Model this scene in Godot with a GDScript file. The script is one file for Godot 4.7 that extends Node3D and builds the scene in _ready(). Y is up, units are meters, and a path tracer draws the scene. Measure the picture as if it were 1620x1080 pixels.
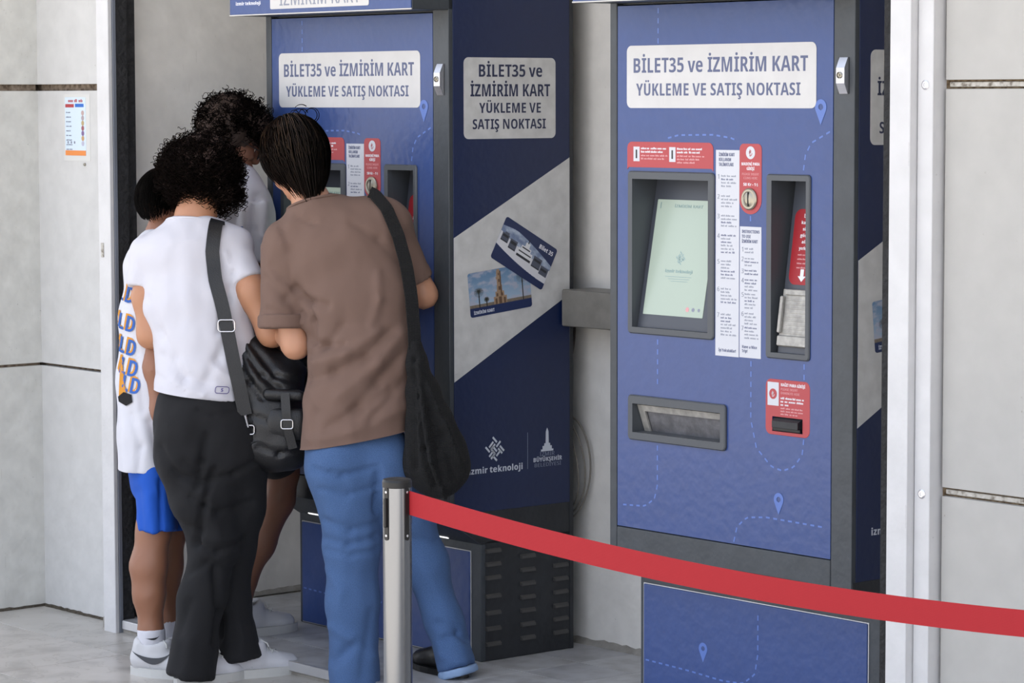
extends Node3D
# A ticket-machine alcove on a street: two vending kiosks, four people at the far one, a belt barrier in front.
# World axes: x runs along the facade, y is up, z points from the facade out to the street. Metres.

var M := {}
var used := {}
var rng := RandomNumberGenerator.new()

func _ready():
	rng.seed = 7
	camera_and_light()
	make_materials()
	build_setting()
	build_machines()
	build_details()
	build_barrier()
	build_people()

# ------------------------------------------------------------------ camera, sky, light
func camera_and_light():
	var cam := Camera3D.new()
	cam.name = "camera"
	cam.fov = 13.125
	cam.near = 0.1
	cam.far = 200.0
	add_child(cam)
	cam.position = Vector3(6.5, 1.70, 5.5)
	cam.rotation = Vector3(deg_to_rad(-4.693), deg_to_rad(49.91), deg_to_rad(-0.133))
	cam.current = true
	var we := WorldEnvironment.new()
	we.name = "environment"
	var e := Environment.new()
	e.background_mode = Environment.BG_SKY
	var sky := Sky.new()
	var sm := ProceduralSkyMaterial.new()
	sm.sky_top_color = Color(0.74, 0.78, 0.85)
	sm.sky_horizon_color = Color(0.92, 0.925, 0.94)
	sm.ground_horizon_color = Color(0.62, 0.60, 0.58)
	sm.ground_bottom_color = Color(0.5, 0.48, 0.46)
	sm.sky_energy_multiplier = 1.0
	sm.sun_angle_max = 1.0
	sky.sky_material = sm
	e.sky = sky
	e.tonemap_mode = Environment.TONE_MAPPER_LINEAR
	e.tonemap_exposure = 2.75
	e.sdfgi_enabled = true
	e.ssao_enabled = true
	e.ssil_enabled = true
	we.environment = e
	add_child(we)
	# the sun stands high along the street: it only reaches the pavement beyond the canopy
	var sun := DirectionalLight3D.new()
	sun.name = "sun"
	sun.light_color = Color(1.0, 0.98, 0.95)
	sun.light_energy = 3.0
	sun.light_angular_distance = 0.5
	sun.shadow_enabled = true
	add_child(sun)
	sun.look_at_from_position(Vector3(5, 9, -3), Vector3.ZERO)

# ------------------------------------------------------------------ small helpers
func numbered(called: String) -> String:
	if not used.has(called):
		used[called] = 0
		return called
	used[called] += 1
	return "%s_%03d" % [called, used[called]]

func thing(called: String, label: String, category: String, at := Vector3.ZERO, turn := 0.0, group := "") -> Node3D:
	var o := Node3D.new()
	o.name = numbered(called)
	add_child(o, true)
	o.position = at
	o.rotation.y = turn
	o.set_meta("label", label)
	o.set_meta("category", category)
	if group != "":
		o.set_meta("group", group)
	return o

func struct(called: String) -> Node3D:
	var o := Node3D.new()
	o.name = numbered(called)
	add_child(o, true)
	o.set_meta("kind", "structure")
	return o

func part(parent: Node, called: String, mesh: Mesh, m: Material, at := Vector3.ZERO, rot := Vector3.ZERO) -> MeshInstance3D:
	var o := MeshInstance3D.new()
	o.name = called
	o.mesh = mesh
	o.material_override = m
	o.position = at
	o.rotation = rot
	o.cast_shadow = GeometryInstance3D.SHADOW_CASTING_SETTING_ON
	parent.add_child(o, true)
	return o

# a growing triangle soup with explicit facing
class Soup:
	var v := PackedVector3Array()
	var n := PackedVector3Array()
	var uv := PackedVector2Array()
	func tri(a: Vector3, b: Vector3, c: Vector3, na: Vector3, nb: Vector3, nc: Vector3):
		if (b - a).cross(c - a).dot(na + nb + nc) > 0.0:
			v.append_array([a, c, b]); n.append_array([na, nc, nb])
		else:
			v.append_array([a, b, c]); n.append_array([na, nb, nc])
		uv.append_array([Vector2.ZERO, Vector2.ZERO, Vector2.ZERO])
	func quad(a: Vector3, b: Vector3, c: Vector3, d: Vector3, f: Vector3):
		tri(a, b, c, f, f, f)
		tri(a, c, d, f, f, f)
	func squad(a: Vector3, b: Vector3, c: Vector3, d: Vector3, na: Vector3, nb: Vector3, nc: Vector3, nd: Vector3):
		tri(a, b, c, na, nb, nc)
		tri(a, c, d, na, nc, nd)
	func box(lo: Vector3, hi: Vector3):
		for ax in 3:
			for s in 2:
				var u := (ax + 1) % 3
				var w := (ax + 2) % 3
				var f := Vector3.ZERO
				f[ax] = 1.0 if s else -1.0
				var p := []
				for k in [[0, 0], [1, 0], [1, 1], [0, 1]]:
					var q := Vector3.ZERO
					q[ax] = hi[ax] if s else lo[ax]
					q[u] = hi[u] if k[0] else lo[u]
					q[w] = hi[w] if k[1] else lo[w]
					p.append(q)
				quad(p[0], p[1], p[2], p[3], f)
	func mesh() -> ArrayMesh:
		var arr := []
		arr.resize(Mesh.ARRAY_MAX)
		arr[Mesh.ARRAY_VERTEX] = v
		arr[Mesh.ARRAY_NORMAL] = n
		arr[Mesh.ARRAY_TEX_UV] = uv
		var m := ArrayMesh.new()
		m.add_surface_from_arrays(Mesh.PRIMITIVE_TRIANGLES, arr)
		return m

var box_cache := {}
func bevel_box(size: Vector3, b := 0.002) -> ArrayMesh:
	var key := "%s %s" % [size, b]
	if box_cache.has(key):
		return box_cache[key]
	var s := Soup.new()
	var h := size / 2
	b = min(b, min(h.x, min(h.y, h.z)) * 0.9)
	# three vertices at each corner, one for each adjoining face
	var at = func(sx, sy, sz, ax):
		var p := Vector3(sx * h.x, sy * h.y, sz * h.z)
		for k in 3:
			if k != ax:
				p[k] -= b * sign(p[k])
		return p
	for ax in 3:
		for sg in [-1, 1]:
			var u := (ax + 1) % 3
			var w := (ax + 2) % 3
			var pts := []
			for k in [[-1, -1], [1, -1], [1, 1], [-1, 1]]:
				var c := [0, 0, 0]
				c[ax] = sg; c[u] = k[0]; c[w] = k[1]
				pts.append(at.call(c[0], c[1], c[2], ax))
			var f := Vector3.ZERO
			f[ax] = sg
			s.quad(pts[0], pts[1], pts[2], pts[3], f)
	for ax in 3:   # edges that run along ax
		var u := (ax + 1) % 3
		var w := (ax + 2) % 3
		for su in [-1, 1]:
			for sw in [-1, 1]:
				var c := [0, 0, 0]
				c[u] = su; c[w] = sw
				c[ax] = -1
				var a0 = at.call(c[0], c[1], c[2], u)
				var a1 = at.call(c[0], c[1], c[2], w)
				c[ax] = 1
				var b0 = at.call(c[0], c[1], c[2], u)
				var b1 = at.call(c[0], c[1], c[2], w)
				var fu := Vector3.ZERO
				fu[u] = su
				var fw := Vector3.ZERO
				fw[w] = sw
				s.squad(a0, b0, b1, a1, fu, fu, fw, fw)
	for sx in [-1, 1]:
		for sy in [-1, 1]:
			for sz in [-1, 1]:
				s.tri(at.call(sx, sy, sz, 0), at.call(sx, sy, sz, 1), at.call(sx, sy, sz, 2), Vector3(sx, 0, 0), Vector3(0, sy, 0), Vector3(0, 0, sz))
	var m := s.mesh()
	box_cache[key] = m
	return m

func pbox(parent: Node, called: String, m: Material, lo: Vector3, hi: Vector3, b := 0.002) -> MeshInstance3D:
	return part(parent, called, bevel_box(hi - lo, b), m, (lo + hi) / 2)

# a flat outline (x, y), from z = 0 to z = t; faces +z
func plate(outline: PackedVector2Array, t: float, uv_box := Rect2()) -> ArrayMesh:
	var s := Soup.new()
	var idx := Geometry2D.triangulate_polygon(outline)
	for k in range(0, idx.size(), 3):
		var p := []
		for j in 3:
			p.append(outline[idx[k + j]])
		s.tri(v3(p[0], t), v3(p[1], t), v3(p[2], t), Vector3.BACK, Vector3.BACK, Vector3.BACK)
		s.tri(v3(p[0], 0), v3(p[1], 0), v3(p[2], 0), Vector3.FORWARD, Vector3.FORWARD, Vector3.FORWARD)
	var area := 0.0
	for k in outline.size():
		area += outline[k].cross(outline[(k + 1) % outline.size()])
	for k in outline.size():
		var a := outline[k]
		var b := outline[(k + 1) % outline.size()]
		var d := (b - a).normalized()
		var f := Vector3(d.y, -d.x, 0) * (1.0 if area > 0 else -1.0)
		s.quad(v3(a, 0), v3(b, 0), v3(b, t), v3(a, t), f)
	if uv_box.has_area():
		for k in s.v.size():
			s.uv[k] = Vector2((s.v[k].x - uv_box.position.x) / uv_box.size.x, 1.0 - (s.v[k].y - uv_box.position.y) / uv_box.size.y)
	return s.mesh()

func v3(p: Vector2, z: float) -> Vector3:
	return Vector3(p.x, p.y, z)

func round_rect(x0: float, y0: float, x1: float, y1: float, r: float, seg := 6) -> PackedVector2Array:
	var o := PackedVector2Array()
	for c in [[x1 - r, y1 - r, 0.0], [x0 + r, y1 - r, PI / 2], [x0 + r, y0 + r, PI], [x1 - r, y0 + r, PI * 1.5]]:
		for k in seg + 1:
			var a: float = c[2] + PI / 2 * k / seg
			o.append(Vector2(c[0] + cos(a) * r, c[1] + sin(a) * r))
	return o

func disc(cx: float, cy: float, r: float, seg := 24) -> PackedVector2Array:
	var o := PackedVector2Array()
	for k in seg:
		o.append(Vector2(cx + cos(TAU * k / seg) * r, cy + sin(TAU * k / seg) * r))
	return o

# a rectangle with rectangular holes, from z = 0 to z = t
func holed(x0: float, y0: float, x1: float, y1: float, t: float, holes: Array) -> ArrayMesh:
	var xs := [x0, x1]
	var ys := [y0, y1]
	for h in holes:
		xs.append_array([h[0], h[2]])
		ys.append_array([h[1], h[3]])
	xs.sort()
	ys.sort()
	var s := Soup.new()
	for i in xs.size() - 1:
		for j in ys.size() - 1:
			if xs[i + 1] - xs[i] < 1e-6 or ys[j + 1] - ys[j] < 1e-6:
				continue
			var c := Vector2((xs[i] + xs[i + 1]) / 2, (ys[j] + ys[j + 1]) / 2)
			var open := false
			for h in holes:
				if c.x > h[0] and c.x < h[2] and c.y > h[1] and c.y < h[3]:
					open = true
			if not open:
				for z in [0.0, t]:
					s.quad(Vector3(xs[i], ys[j], z), Vector3(xs[i + 1], ys[j], z), Vector3(xs[i + 1], ys[j + 1], z), Vector3(xs[i], ys[j + 1], z), Vector3(0, 0, 1 if z > 0 else -1))
	rim(s, x0, y0, x1, y1, t, 1.0)
	for h in holes:
		rim(s, h[0], h[1], h[2], h[3], t, -1.0)
	return s.mesh()

func rim(s: Soup, x0: float, y0: float, x1: float, y1: float, t: float, sg: float):
	s.quad(Vector3(x0, y0, 0), Vector3(x1, y0, 0), Vector3(x1, y0, t), Vector3(x0, y0, t), Vector3(0, -sg, 0))
	s.quad(Vector3(x0, y1, 0), Vector3(x1, y1, 0), Vector3(x1, y1, t), Vector3(x0, y1, t), Vector3(0, sg, 0))
	s.quad(Vector3(x0, y0, 0), Vector3(x0, y1, 0), Vector3(x0, y1, t), Vector3(x0, y0, t), Vector3(-sg, 0, 0))
	s.quad(Vector3(x1, y0, 0), Vector3(x1, y1, 0), Vector3(x1, y1, t), Vector3(x1, y0, t), Vector3(sg, 0, 0))

# a frame with a rounded outer outline, a square opening and a chamfered front edge
func bezel(x0: float, y0: float, x1: float, y1: float, ix0: float, iy0: float, ix1: float, iy1: float, t: float, r: float, deep: float) -> ArrayMesh:
	var s := Soup.new()
	var o := round_rect(x0, y0, x1, y1, r, 5)
	var c := 0.003
	var o2 := round_rect(x0 + c, y0 + c, x1 - c, y1 - c, max(r - c, 0.001), 5)
	var nn := o.size()
	var inner := PackedVector2Array()
	for p in o2:   # the matching point on the opening
		inner.append(Vector2(ix1 if p.x > (x0 + x1) / 2 else ix0, iy1 if p.y > (y0 + y1) / 2 else iy0))
	for k in nn:
		var j := (k + 1) % nn
		var d := (o[k] - Vector2((x0 + x1) / 2, (y0 + y1) / 2)).normalized()
		var e := (o[j] - o[k]).normalized()
		var f := Vector3(e.y, -e.x, 0)
		s.quad(v3(o[k], 0), v3(o[j], 0), v3(o[j], t - c), v3(o[k], t - c), f)
		s.quad(v3(o[k], t - c), v3(o[j], t - c), v3(o2[j], t), v3(o2[k], t), (f + Vector3.BACK).normalized())
		s.quad(v3(o2[k], t), v3(o2[j], t), v3(inner[j], t), v3(inner[k], t), Vector3.BACK)
	var b := Soup.new()
	rim(s, ix0, iy0, ix1, iy1, t, -1.0)
	for q in [[ix0, iy0, ix1, iy0, Vector3.UP], [ix0, iy1, ix1, iy1, Vector3.DOWN], [ix0, iy0, ix0, iy1, Vector3.RIGHT], [ix1, iy0, ix1, iy1, Vector3.LEFT]]:
		s.quad(Vector3(q[0], q[1], -deep), Vector3(q[2], q[3], -deep), Vector3(q[2], q[3], 0), Vector3(q[0], q[1], 0), q[4])
	return s.mesh()

# a tube of given radii along a path; closed at both ends
func tube(path: Array, radii: Array, sides := 8, flat := 1.0) -> ArrayMesh:
	var s := Soup.new()
	add_tube(s, path, radii, sides, flat)
	return s.mesh()

func add_tube(s: Soup, path: Array, radii: Array, sides := 8, flat := 1.0):
	var n := path.size()
	var t0: Vector3 = (path[1] - path[0]).normalized()
	var side := t0.cross(Vector3.UP if abs(t0.y) < 0.9 else Vector3.RIGHT).normalized()
	var rings := []
	var norms := []
	for k in n:
		var t: Vector3 = (path[min(k + 1, n - 1)] - path[max(k - 1, 0)]).normalized()
		side = (side - t * side.dot(t)).normalized()
		var up := side.cross(t)
		var r: float = radii[k] if radii.size() > 1 else radii[0]
		var ring := []
		var nor := []
		for j in sides:
			var a := TAU * j / sides
			var d := side * cos(a) + up * sin(a) * flat
			ring.append(path[k] + d * r)
			nor.append((side * cos(a) * flat + up * sin(a)).normalized())
		rings.append(ring)
		norms.append(nor)
	for k in n - 1:
		for j in sides:
			var i := (j + 1) % sides
			s.squad(rings[k][j], rings[k][i], rings[k + 1][i], rings[k + 1][j], norms[k][j], norms[k][i], norms[k + 1][i], norms[k + 1][j])
	for e in [0, n - 1]:
		var t: Vector3 = (path[1] - path[0]).normalized() * -1.0 if e == 0 else (path[n - 1] - path[n - 2]).normalized()
		for j in range(1, sides - 1):
			s.tri(rings[e][0], rings[e][j], rings[e][j + 1], t, t, t)

func lathe(profile: Array, sides := 32) -> ArrayMesh:   # profile: [radius, height] from bottom to top
	var s := Soup.new()
	for k in profile.size() - 1:
		var a: Vector2 = profile[k]
		var b: Vector2 = profile[k + 1]
		var d := (b - a).normalized()
		var nr := Vector2(d.y, -d.x)
		for j in sides:
			var p0 := TAU * j / sides
			var p1 := TAU * (j + 1) / sides
			var c0 := Vector3(cos(p0), 0, sin(p0))
			var c1 := Vector3(cos(p1), 0, sin(p1))
			var up := Vector3.UP
			s.squad(c0 * a.x + up * a.y, c1 * a.x + up * a.y, c1 * b.x + up * b.y, c0 * b.x + up * b.y, c0 * nr.x + up * nr.y, c1 * nr.x + up * nr.y, c1 * nr.x + up * nr.y, c0 * nr.x + up * nr.y)
	return s.mesh()

var fonts := {}
func font(bold: bool) -> SystemFont:
	if not fonts.has(bold):
		var f := SystemFont.new()
		f.font_names = PackedStringArray(["Droid Sans"])
		f.font_weight = 700 if bold else 400
		fonts[bold] = f
	return fonts[bold]

# raised print: the words' capitals are cap metres tall; width 0 keeps the letters' own width
func words(parent: Node, called: String, txt: String, cap: float, at: Vector3, m: Material, width := 0.0, bold := true, turn := 0.0, lean := 0.0, align := 0) -> MeshInstance3D:
	var t := TextMesh.new()
	t.text = txt
	t.font = font(bold)
	t.font_size = 48
	t.pixel_size = cap / 0.714 / 48.0
	t.depth = 0.0006
	t.curve_step = 2.0 if cap < 0.01 else 0.8
	t.horizontal_alignment = HORIZONTAL_ALIGNMENT_CENTER if align == 0 else HORIZONTAL_ALIGNMENT_LEFT
	t.vertical_alignment = VERTICAL_ALIGNMENT_CENTER
	var o := part(parent, called, t, m, at)
	if width > 0.0:
		var w := t.get_aabb().size.x
		if w > 0.0:
			o.scale.x = width / w
	o.rotation = Vector3(0, turn, lean)
	return o

# ------------------------------------------------------------------ textures and materials
func noise_image(size: int, freq: float, octaves: int, seed_: int, kind := FastNoiseLite.TYPE_SIMPLEX_SMOOTH) -> Image:
	var f := FastNoiseLite.new()
	f.seed = seed_
	f.noise_type = kind
	f.frequency = freq
	f.fractal_octaves = octaves
	var im := f.get_seamless_image(size, size)
	im.convert(Image.FORMAT_L8)
	return im

func ramp_texture(size: int, freq: float, octaves: int, seed_: int, stops: Array) -> Image:
	var src := noise_image(size, freq, octaves, seed_).get_data()
	var g := Gradient.new()
	var off := PackedFloat32Array()
	var col := PackedColorArray()
	for s in stops:
		off.append(s[0]); col.append(s[1])
	g.offsets = off
	g.colors = col
	var lut := []
	for k in 256:
		lut.append(g.sample(k / 255.0))
	var data := PackedByteArray()
	data.resize(size * size * 3)
	for k in size * size:
		var c: Color = lut[src[k]]
		data[k * 3] = int(c.r * 255)
		data[k * 3 + 1] = int(c.g * 255)
		data[k * 3 + 2] = int(c.b * 255)
	return Image.create_from_data(size, size, false, Image.FORMAT_RGB8, data)

func tex(im: Image) -> ImageTexture:
	return ImageTexture.create_from_image(im)

func bump(freq: float, octaves: int, seed_: int, strength: float, size := 256) -> ImageTexture:
	var im := noise_image(size, freq, octaves, seed_)
	im.convert(Image.FORMAT_RGBA8)
	im.bump_map_to_normal_map(strength)
	return tex(im)

func weave(size: int, strength: float, diagonal: bool) -> ImageTexture:
	var im := Image.create(size, size, false, Image.FORMAT_RGBA8)
	for y in size:
		for x in size:
			var a := 0.5 + 0.25 * sin(TAU * 16.0 * x / size) + 0.25 * sin(TAU * 16.0 * y / size)
			if diagonal:
				a = 0.5 + 0.5 * sin(TAU * 16.0 * (x + y) / size)
			im.set_pixel(x, y, Color(a, a, a))
	im.bump_map_to_normal_map(strength)
	return tex(im)

func mat(c: Color, rough := 0.6, metal := 0.0) -> StandardMaterial3D:
	var m := StandardMaterial3D.new()
	m.albedo_color = c
	m.roughness = rough
	m.metallic = metal
	return m

func tri_tex(m: StandardMaterial3D, albedo: Texture2D, normal: Texture2D, scale: float, normal_scale := 1.0, world := true) -> StandardMaterial3D:
	m.uv1_triplanar = true
	m.uv1_world_triplanar = world
	m.uv1_scale = Vector3.ONE * scale
	if albedo:
		m.albedo_texture = albedo
	if normal:
		m.normal_enabled = true
		m.normal_texture = normal
		m.normal_scale = normal_scale
	return m

# a light ground with small dark specks, short vertical runs and faint clouding: weathered painted panel
func weathered(size: int, seed_: int, specks: int, runs: int, cloud: float, dirt: Color) -> Image:
	var im := Image.create(size, size, false, Image.FORMAT_RGB8)
	var n := noise_image(size, 0.012, 5, seed_).get_data()
	var data := PackedByteArray()
	data.resize(size * size * 3)
	for k in size * size:
		var v := 1.0 - cloud * (1.0 - n[k] / 255.0)
		data[k * 3] = int(255 * v)
		data[k * 3 + 1] = int(255 * v * 0.998)
		data[k * 3 + 2] = int(255 * v * 0.992)
	im = Image.create_from_data(size, size, false, Image.FORMAT_RGB8, data)
	var r := RandomNumberGenerator.new()
	r.seed = seed_
	for k in specks + runs:
		var x := r.randi_range(2, size - 8)
		var y := r.randi_range(2, size - 60)
		var w := r.randi_range(1, 2)
		var h := r.randi_range(1, 3) if k < specks else r.randi_range(8, 40)
		var a := r.randf_range(0.08, 0.5) if k < specks else r.randf_range(0.03, 0.14)
		for j in h:
			for i in w:
				var c := im.get_pixel(x + i, y + j)
				im.set_pixel(x + i, y + j, c.lerp(dirt, a * r.randf_range(0.5, 1.0)))
	return im

func make_materials():
	var plaster_bump := bump(0.03, 4, 3, 3.0)
	var fine_bump := bump(0.09, 3, 5, 4.0)
	M.plaster = tri_tex(mat(Color(0.80, 0.80, 0.80), 0.62), tex(weathered(1024, 11, 60, 30, 0.05, Color(0.45, 0.42, 0.38))), plaster_bump, 0.8, 0.25)
	M.plaster_old = tri_tex(mat(Color(0.83, 0.83, 0.815), 0.75), tex(weathered(1024, 12, 260, 120, 0.08, Color(0.38, 0.37, 0.33))), plaster_bump, 0.9, 0.4)
	M.alcove = tri_tex(mat(Color(0.90, 0.89, 0.875), 0.65), tex(weathered(1024, 13, 70, 60, 0.06, Color(0.45, 0.42, 0.38))), plaster_bump, 0.8, 0.3)
	M.wall_cream = tri_tex(mat(Color(0.69, 0.685, 0.675), 0.55), tex(weathered(1024, 17, 40, 24, 0.04, Color(0.55, 0.48, 0.38))), plaster_bump, 0.7, 0.15)
	M.ceiling = mat(Color(0.80, 0.77, 0.73), 0.8)
	M.joint = tri_tex(mat(Color(0.60, 0.545, 0.49), 0.9), tex(ramp_texture(256, 0.05, 4, 21, [[0.0, Color(0.45, 0.4, 0.36)], [0.5, Color(0.8, 0.78, 0.75)], [1.0, Color(1, 1, 1)]])), null, 3.0)
	M.joint_strip = tri_tex(mat(Color(0.80, 0.79, 0.77), 0.7), tex(ramp_texture(256, 0.06, 4, 22, [[0.0, Color(0.4, 0.36, 0.32)], [0.4, Color(0.85, 0.84, 0.82)], [1.0, Color(1, 1, 1)]])), null, 3.0)
	M.rust = tri_tex(mat(Color(0.50, 0.44, 0.36), 0.9), tex(ramp_texture(256, 0.05, 4, 23, [[0.0, Color(0.45, 0.38, 0.3)], [0.6, Color(0.9, 0.88, 0.84)], [1.0, Color(1, 1, 1)]])), null, 4.0)
	M.post = tri_tex(mat(Color(0.81, 0.81, 0.82), 0.4), tex(weathered(512, 14, 12, 10, 0.05, Color(0.5, 0.48, 0.45))), fine_bump, 1.2, 0.06)
	M.alu = mat(Color(0.52, 0.54, 0.58), 0.45, 0.5)
	M.rubber = tri_tex(mat(Color(0.16, 0.16, 0.17), 0.8), tex(ramp_texture(256, 0.04, 4, 25, [[0.0, Color(0.6, 0.6, 0.6)], [1.0, Color(1, 1, 1)]])), fine_bump, 2.0, 0.5)
	var marble := ramp_texture(1024, 0.006, 6, 31, [[0.0, Color(0.80, 0.785, 0.77)], [0.3, Color(0.90, 0.89, 0.875)], [0.46, Color(0.96, 0.95, 0.935)], [0.50, Color(0.87, 0.855, 0.835)], [0.54, Color(0.965, 0.955, 0.94)], [1.0, Color(1, 0.99, 0.98)]])
	M.marble = tri_tex(mat(Color(0.77, 0.755, 0.74), 0.28), tex(marble), bump(0.02, 4, 33, 2.0), 0.9, 0.12)
	M.marble_b = tri_tex(mat(Color(0.745, 0.735, 0.72), 0.32), tex(marble), bump(0.02, 4, 33, 2.0), 0.8, 0.12)
	M.grout = mat(Color(0.42, 0.40, 0.38), 0.9)
	var ceramic := ramp_texture(512, 0.012, 5, 35, [[0.0, Color(0.80, 0.79, 0.78)], [0.6, Color(0.96, 0.96, 0.96)], [1.0, Color(1, 1, 1)]])
	M.tile = tri_tex(mat(Color(0.72, 0.72, 0.725), 0.38), tex(ceramic), bump(0.02, 4, 36, 2.0), 1.4, 0.12)
	M.tile_b = tri_tex(mat(Color(0.69, 0.69, 0.70), 0.40), tex(ceramic), bump(0.02, 4, 36, 2.0), 1.1, 0.12)
	M.concrete = tri_tex(mat(Color(0.60, 0.585, 0.56), 0.85), tex(ceramic), plaster_bump, 3.0, 0.6)
	M.edge_metal = mat(Color(0.80, 0.80, 0.81), 0.3, 0.6)
	M.plaza = mat(Color(0.62, 0.60, 0.57), 0.8)
	# the kiosks
	var scuffed := tex(weathered(1024, 41, 30, 40, 0.04, Color(0.55, 0.56, 0.6)))
	M.front_blue = tri_tex(mat(Color(0.205, 0.295, 0.515), 0.30), scuffed, fine_bump, 1.1, 0.05)
	M.front_blue.metallic_specular = 0.5
	M.navy = tri_tex(mat(Color(0.055, 0.125, 0.285), 0.38), scuffed, fine_bump, 1.3, 0.05)
	M.band_white = tri_tex(mat(Color(0.80, 0.80, 0.80), 0.42), tex(weathered(1024, 43, 50, 20, 0.10, Color(0.45, 0.43, 0.4))), fine_bump, 1.2, 0.05)
	M.label_white = tri_tex(mat(Color(0.81, 0.805, 0.805), 0.45), tex(weathered(512, 44, 14, 10, 0.04, Color(0.6, 0.6, 0.6))), null, 1.5)
	M.frame = tri_tex(mat(Color(0.255, 0.275, 0.30), 0.42, 0.15), tex(weathered(512, 45, 20, 12, 0.10, Color(0.7, 0.7, 0.7))), fine_bump, 1.5, 0.06)
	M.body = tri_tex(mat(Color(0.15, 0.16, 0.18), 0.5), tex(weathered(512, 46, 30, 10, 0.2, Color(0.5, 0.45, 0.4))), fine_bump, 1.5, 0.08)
	M.louvre = mat(Color(0.27, 0.265, 0.26), 0.5)  # paler than the body: light on the hood tops put into the colour
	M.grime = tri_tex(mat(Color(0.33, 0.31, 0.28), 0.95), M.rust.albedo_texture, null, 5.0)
	M.bezel = mat(Color(0.30, 0.315, 0.335), 0.45, 0.1)
	M.well = mat(Color(0.075, 0.08, 0.09), 0.5)
	M.screen_plate = mat(Color(0.27, 0.285, 0.32), 0.4)
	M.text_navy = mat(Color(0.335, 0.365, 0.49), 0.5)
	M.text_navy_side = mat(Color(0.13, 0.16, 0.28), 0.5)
	M.text_white = mat(Color(0.90, 0.90, 0.92), 0.5)
	M.text_pale = mat(Color(0.86, 0.62, 0.63), 0.5)
	M.text_grey = mat(Color(0.52, 0.54, 0.60), 0.5)
	M.logo_side = mat(Color(0.78, 0.80, 0.84), 0.5)
	M.logo_dim = mat(Color(0.47, 0.50, 0.58), 0.5)
	M.red_print = mat(Color(0.68, 0.25, 0.27), 0.45)
	M.red_deep = mat(Color(0.62, 0.10, 0.14), 0.45)
	M.dash_blue = mat(Color(0.34, 0.45, 0.72), 0.4)
	M.paper = mat(Color(0.80, 0.805, 0.83), 0.55)
	M.steel = tri_tex(mat(Color(0.74, 0.73, 0.71), 0.45, 0.2), tex(weathered(512, 47, 200, 60, 0.25, Color(0.45, 0.38, 0.28))), fine_bump, 5.0, 0.2)
	M.steel_dark = tri_tex(mat(Color(0.55, 0.55, 0.57), 0.45, 0.3), tex(weathered(512, 48, 20, 60, 0.3, Color(0.25, 0.25, 0.25))), fine_bump, 4.0, 0.2)
	M.coin = mat(Color(0.62, 0.60, 0.55), 0.32, 0.85)
	M.black = mat(Color(0.035, 0.035, 0.04), 0.45)
	M.chrome = mat(Color(0.82, 0.82, 0.84), 0.25, 0.85)
	M.screen_glow = mat(Color(0.55, 0.60, 0.56), 0.25)
	M.screen_glow.emission_enabled = true
	M.screen_glow.emission = Color(0.84, 0.90, 0.83)
	M.screen_glow.emission_energy_multiplier = 0.10
	M.screen_mark = mat(Color(0.52, 0.62, 0.62), 0.4)
	M.led = mat(Color(0.95, 0.95, 0.95), 0.4)
	M.led.emission_enabled = true
	M.led.emission = Color(1, 1, 1)
	M.led.emission_energy_multiplier = 0.45
	M.duct = tri_tex(mat(Color(0.50, 0.49, 0.47), 0.5, 0.1), tex(weathered(512, 49, 20, 10, 0.12, Color(0.35, 0.3, 0.25))), fine_bump, 2.0, 0.06)
	M.duct_back = mat(Color(0.33, 0.33, 0.33), 0.6)
	M.cable = mat(Color(0.45, 0.43, 0.40), 0.6)
	# barrier
	M.stainless = tri_tex(mat(Color(0.50, 0.51, 0.53), 0.24, 1.0), null, null, 1.0)
	M.belt = tri_tex(mat(Color(0.62, 0.045, 0.10), 0.7), null, weave(256, 5.0, false), 40.0, 0.3)
	# cloth, skin, hair
	var knit := weave(256, 6.0, false)
	var twill := weave(256, 6.0, true)
	M.white_cotton = cloth(Color(0.795, 0.79, 0.82), 0.9, knit, 45.0, 0.15)
	M.white_cotton_b = cloth(Color(0.80, 0.80, 0.83), 0.9, knit, 45.0, 0.15)
	M.brown_cotton = cloth(Color(0.43, 0.34, 0.30), 0.88, knit, 45.0, 0.15)
	M.black_cloth = cloth(Color(0.055, 0.055, 0.07), 0.9, twill, 45.0, 0.3)
	M.denim = cloth(Color(0.31, 0.42, 0.58), 0.92, twill, 55.0, 0.6)
	M.denim.albedo_texture = tex(ramp_texture(512, 0.10, 4, 61, [[0.0, Color(0.50, 0.57, 0.66)], [0.5, Color(0.86, 0.89, 0.93)], [1.0, Color(1, 1, 1)]]))
	M.denim.uv1_scale = Vector3.ONE * 7.0
	M.denim.normal_enabled = false
	M.denim_pale = cloth(Color(0.50, 0.60, 0.74), 0.92, twill, 45.0, 0.3)
	M.blue_shorts = cloth(Color(0.06, 0.31, 0.70), 0.85, knit, 45.0, 0.15)
	M.dark_shorts = cloth(Color(0.10, 0.10, 0.11), 0.9, knit, 45.0, 0.15)
	M.sock = cloth(Color(0.80, 0.80, 0.83), 0.95, knit, 60.0, 0.4)
	M.shoe_white = mat(Color(0.76, 0.76, 0.77), 0.5)
	M.shoe_mesh = cloth(Color(0.78, 0.78, 0.80), 0.8, knit, 80.0, 0.4)
	M.sole = mat(Color(0.74, 0.74, 0.73), 0.6)
	M.shoe_grey = mat(Color(0.25, 0.26, 0.28), 0.55)
	M.shoe_black = mat(Color(0.06, 0.06, 0.065), 0.4)
	M.leather_tan = mat(Color(0.45, 0.27, 0.14), 0.6)
	M.leather = tri_tex(mat(Color(0.095, 0.095, 0.105), 0.42), null, bump(0.12, 3, 63, 5.0), 9.0, 0.35)
	M.bag_cloth = cloth(Color(0.055, 0.055, 0.06), 0.8, twill, 40.0, 0.5)
	M.knit_black = tri_tex(mat(Color(0.045, 0.045, 0.05), 0.95), null, knit, 14.0, 1.0, false)
	M.skin = skin(Color(0.74, 0.545, 0.435))
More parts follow.
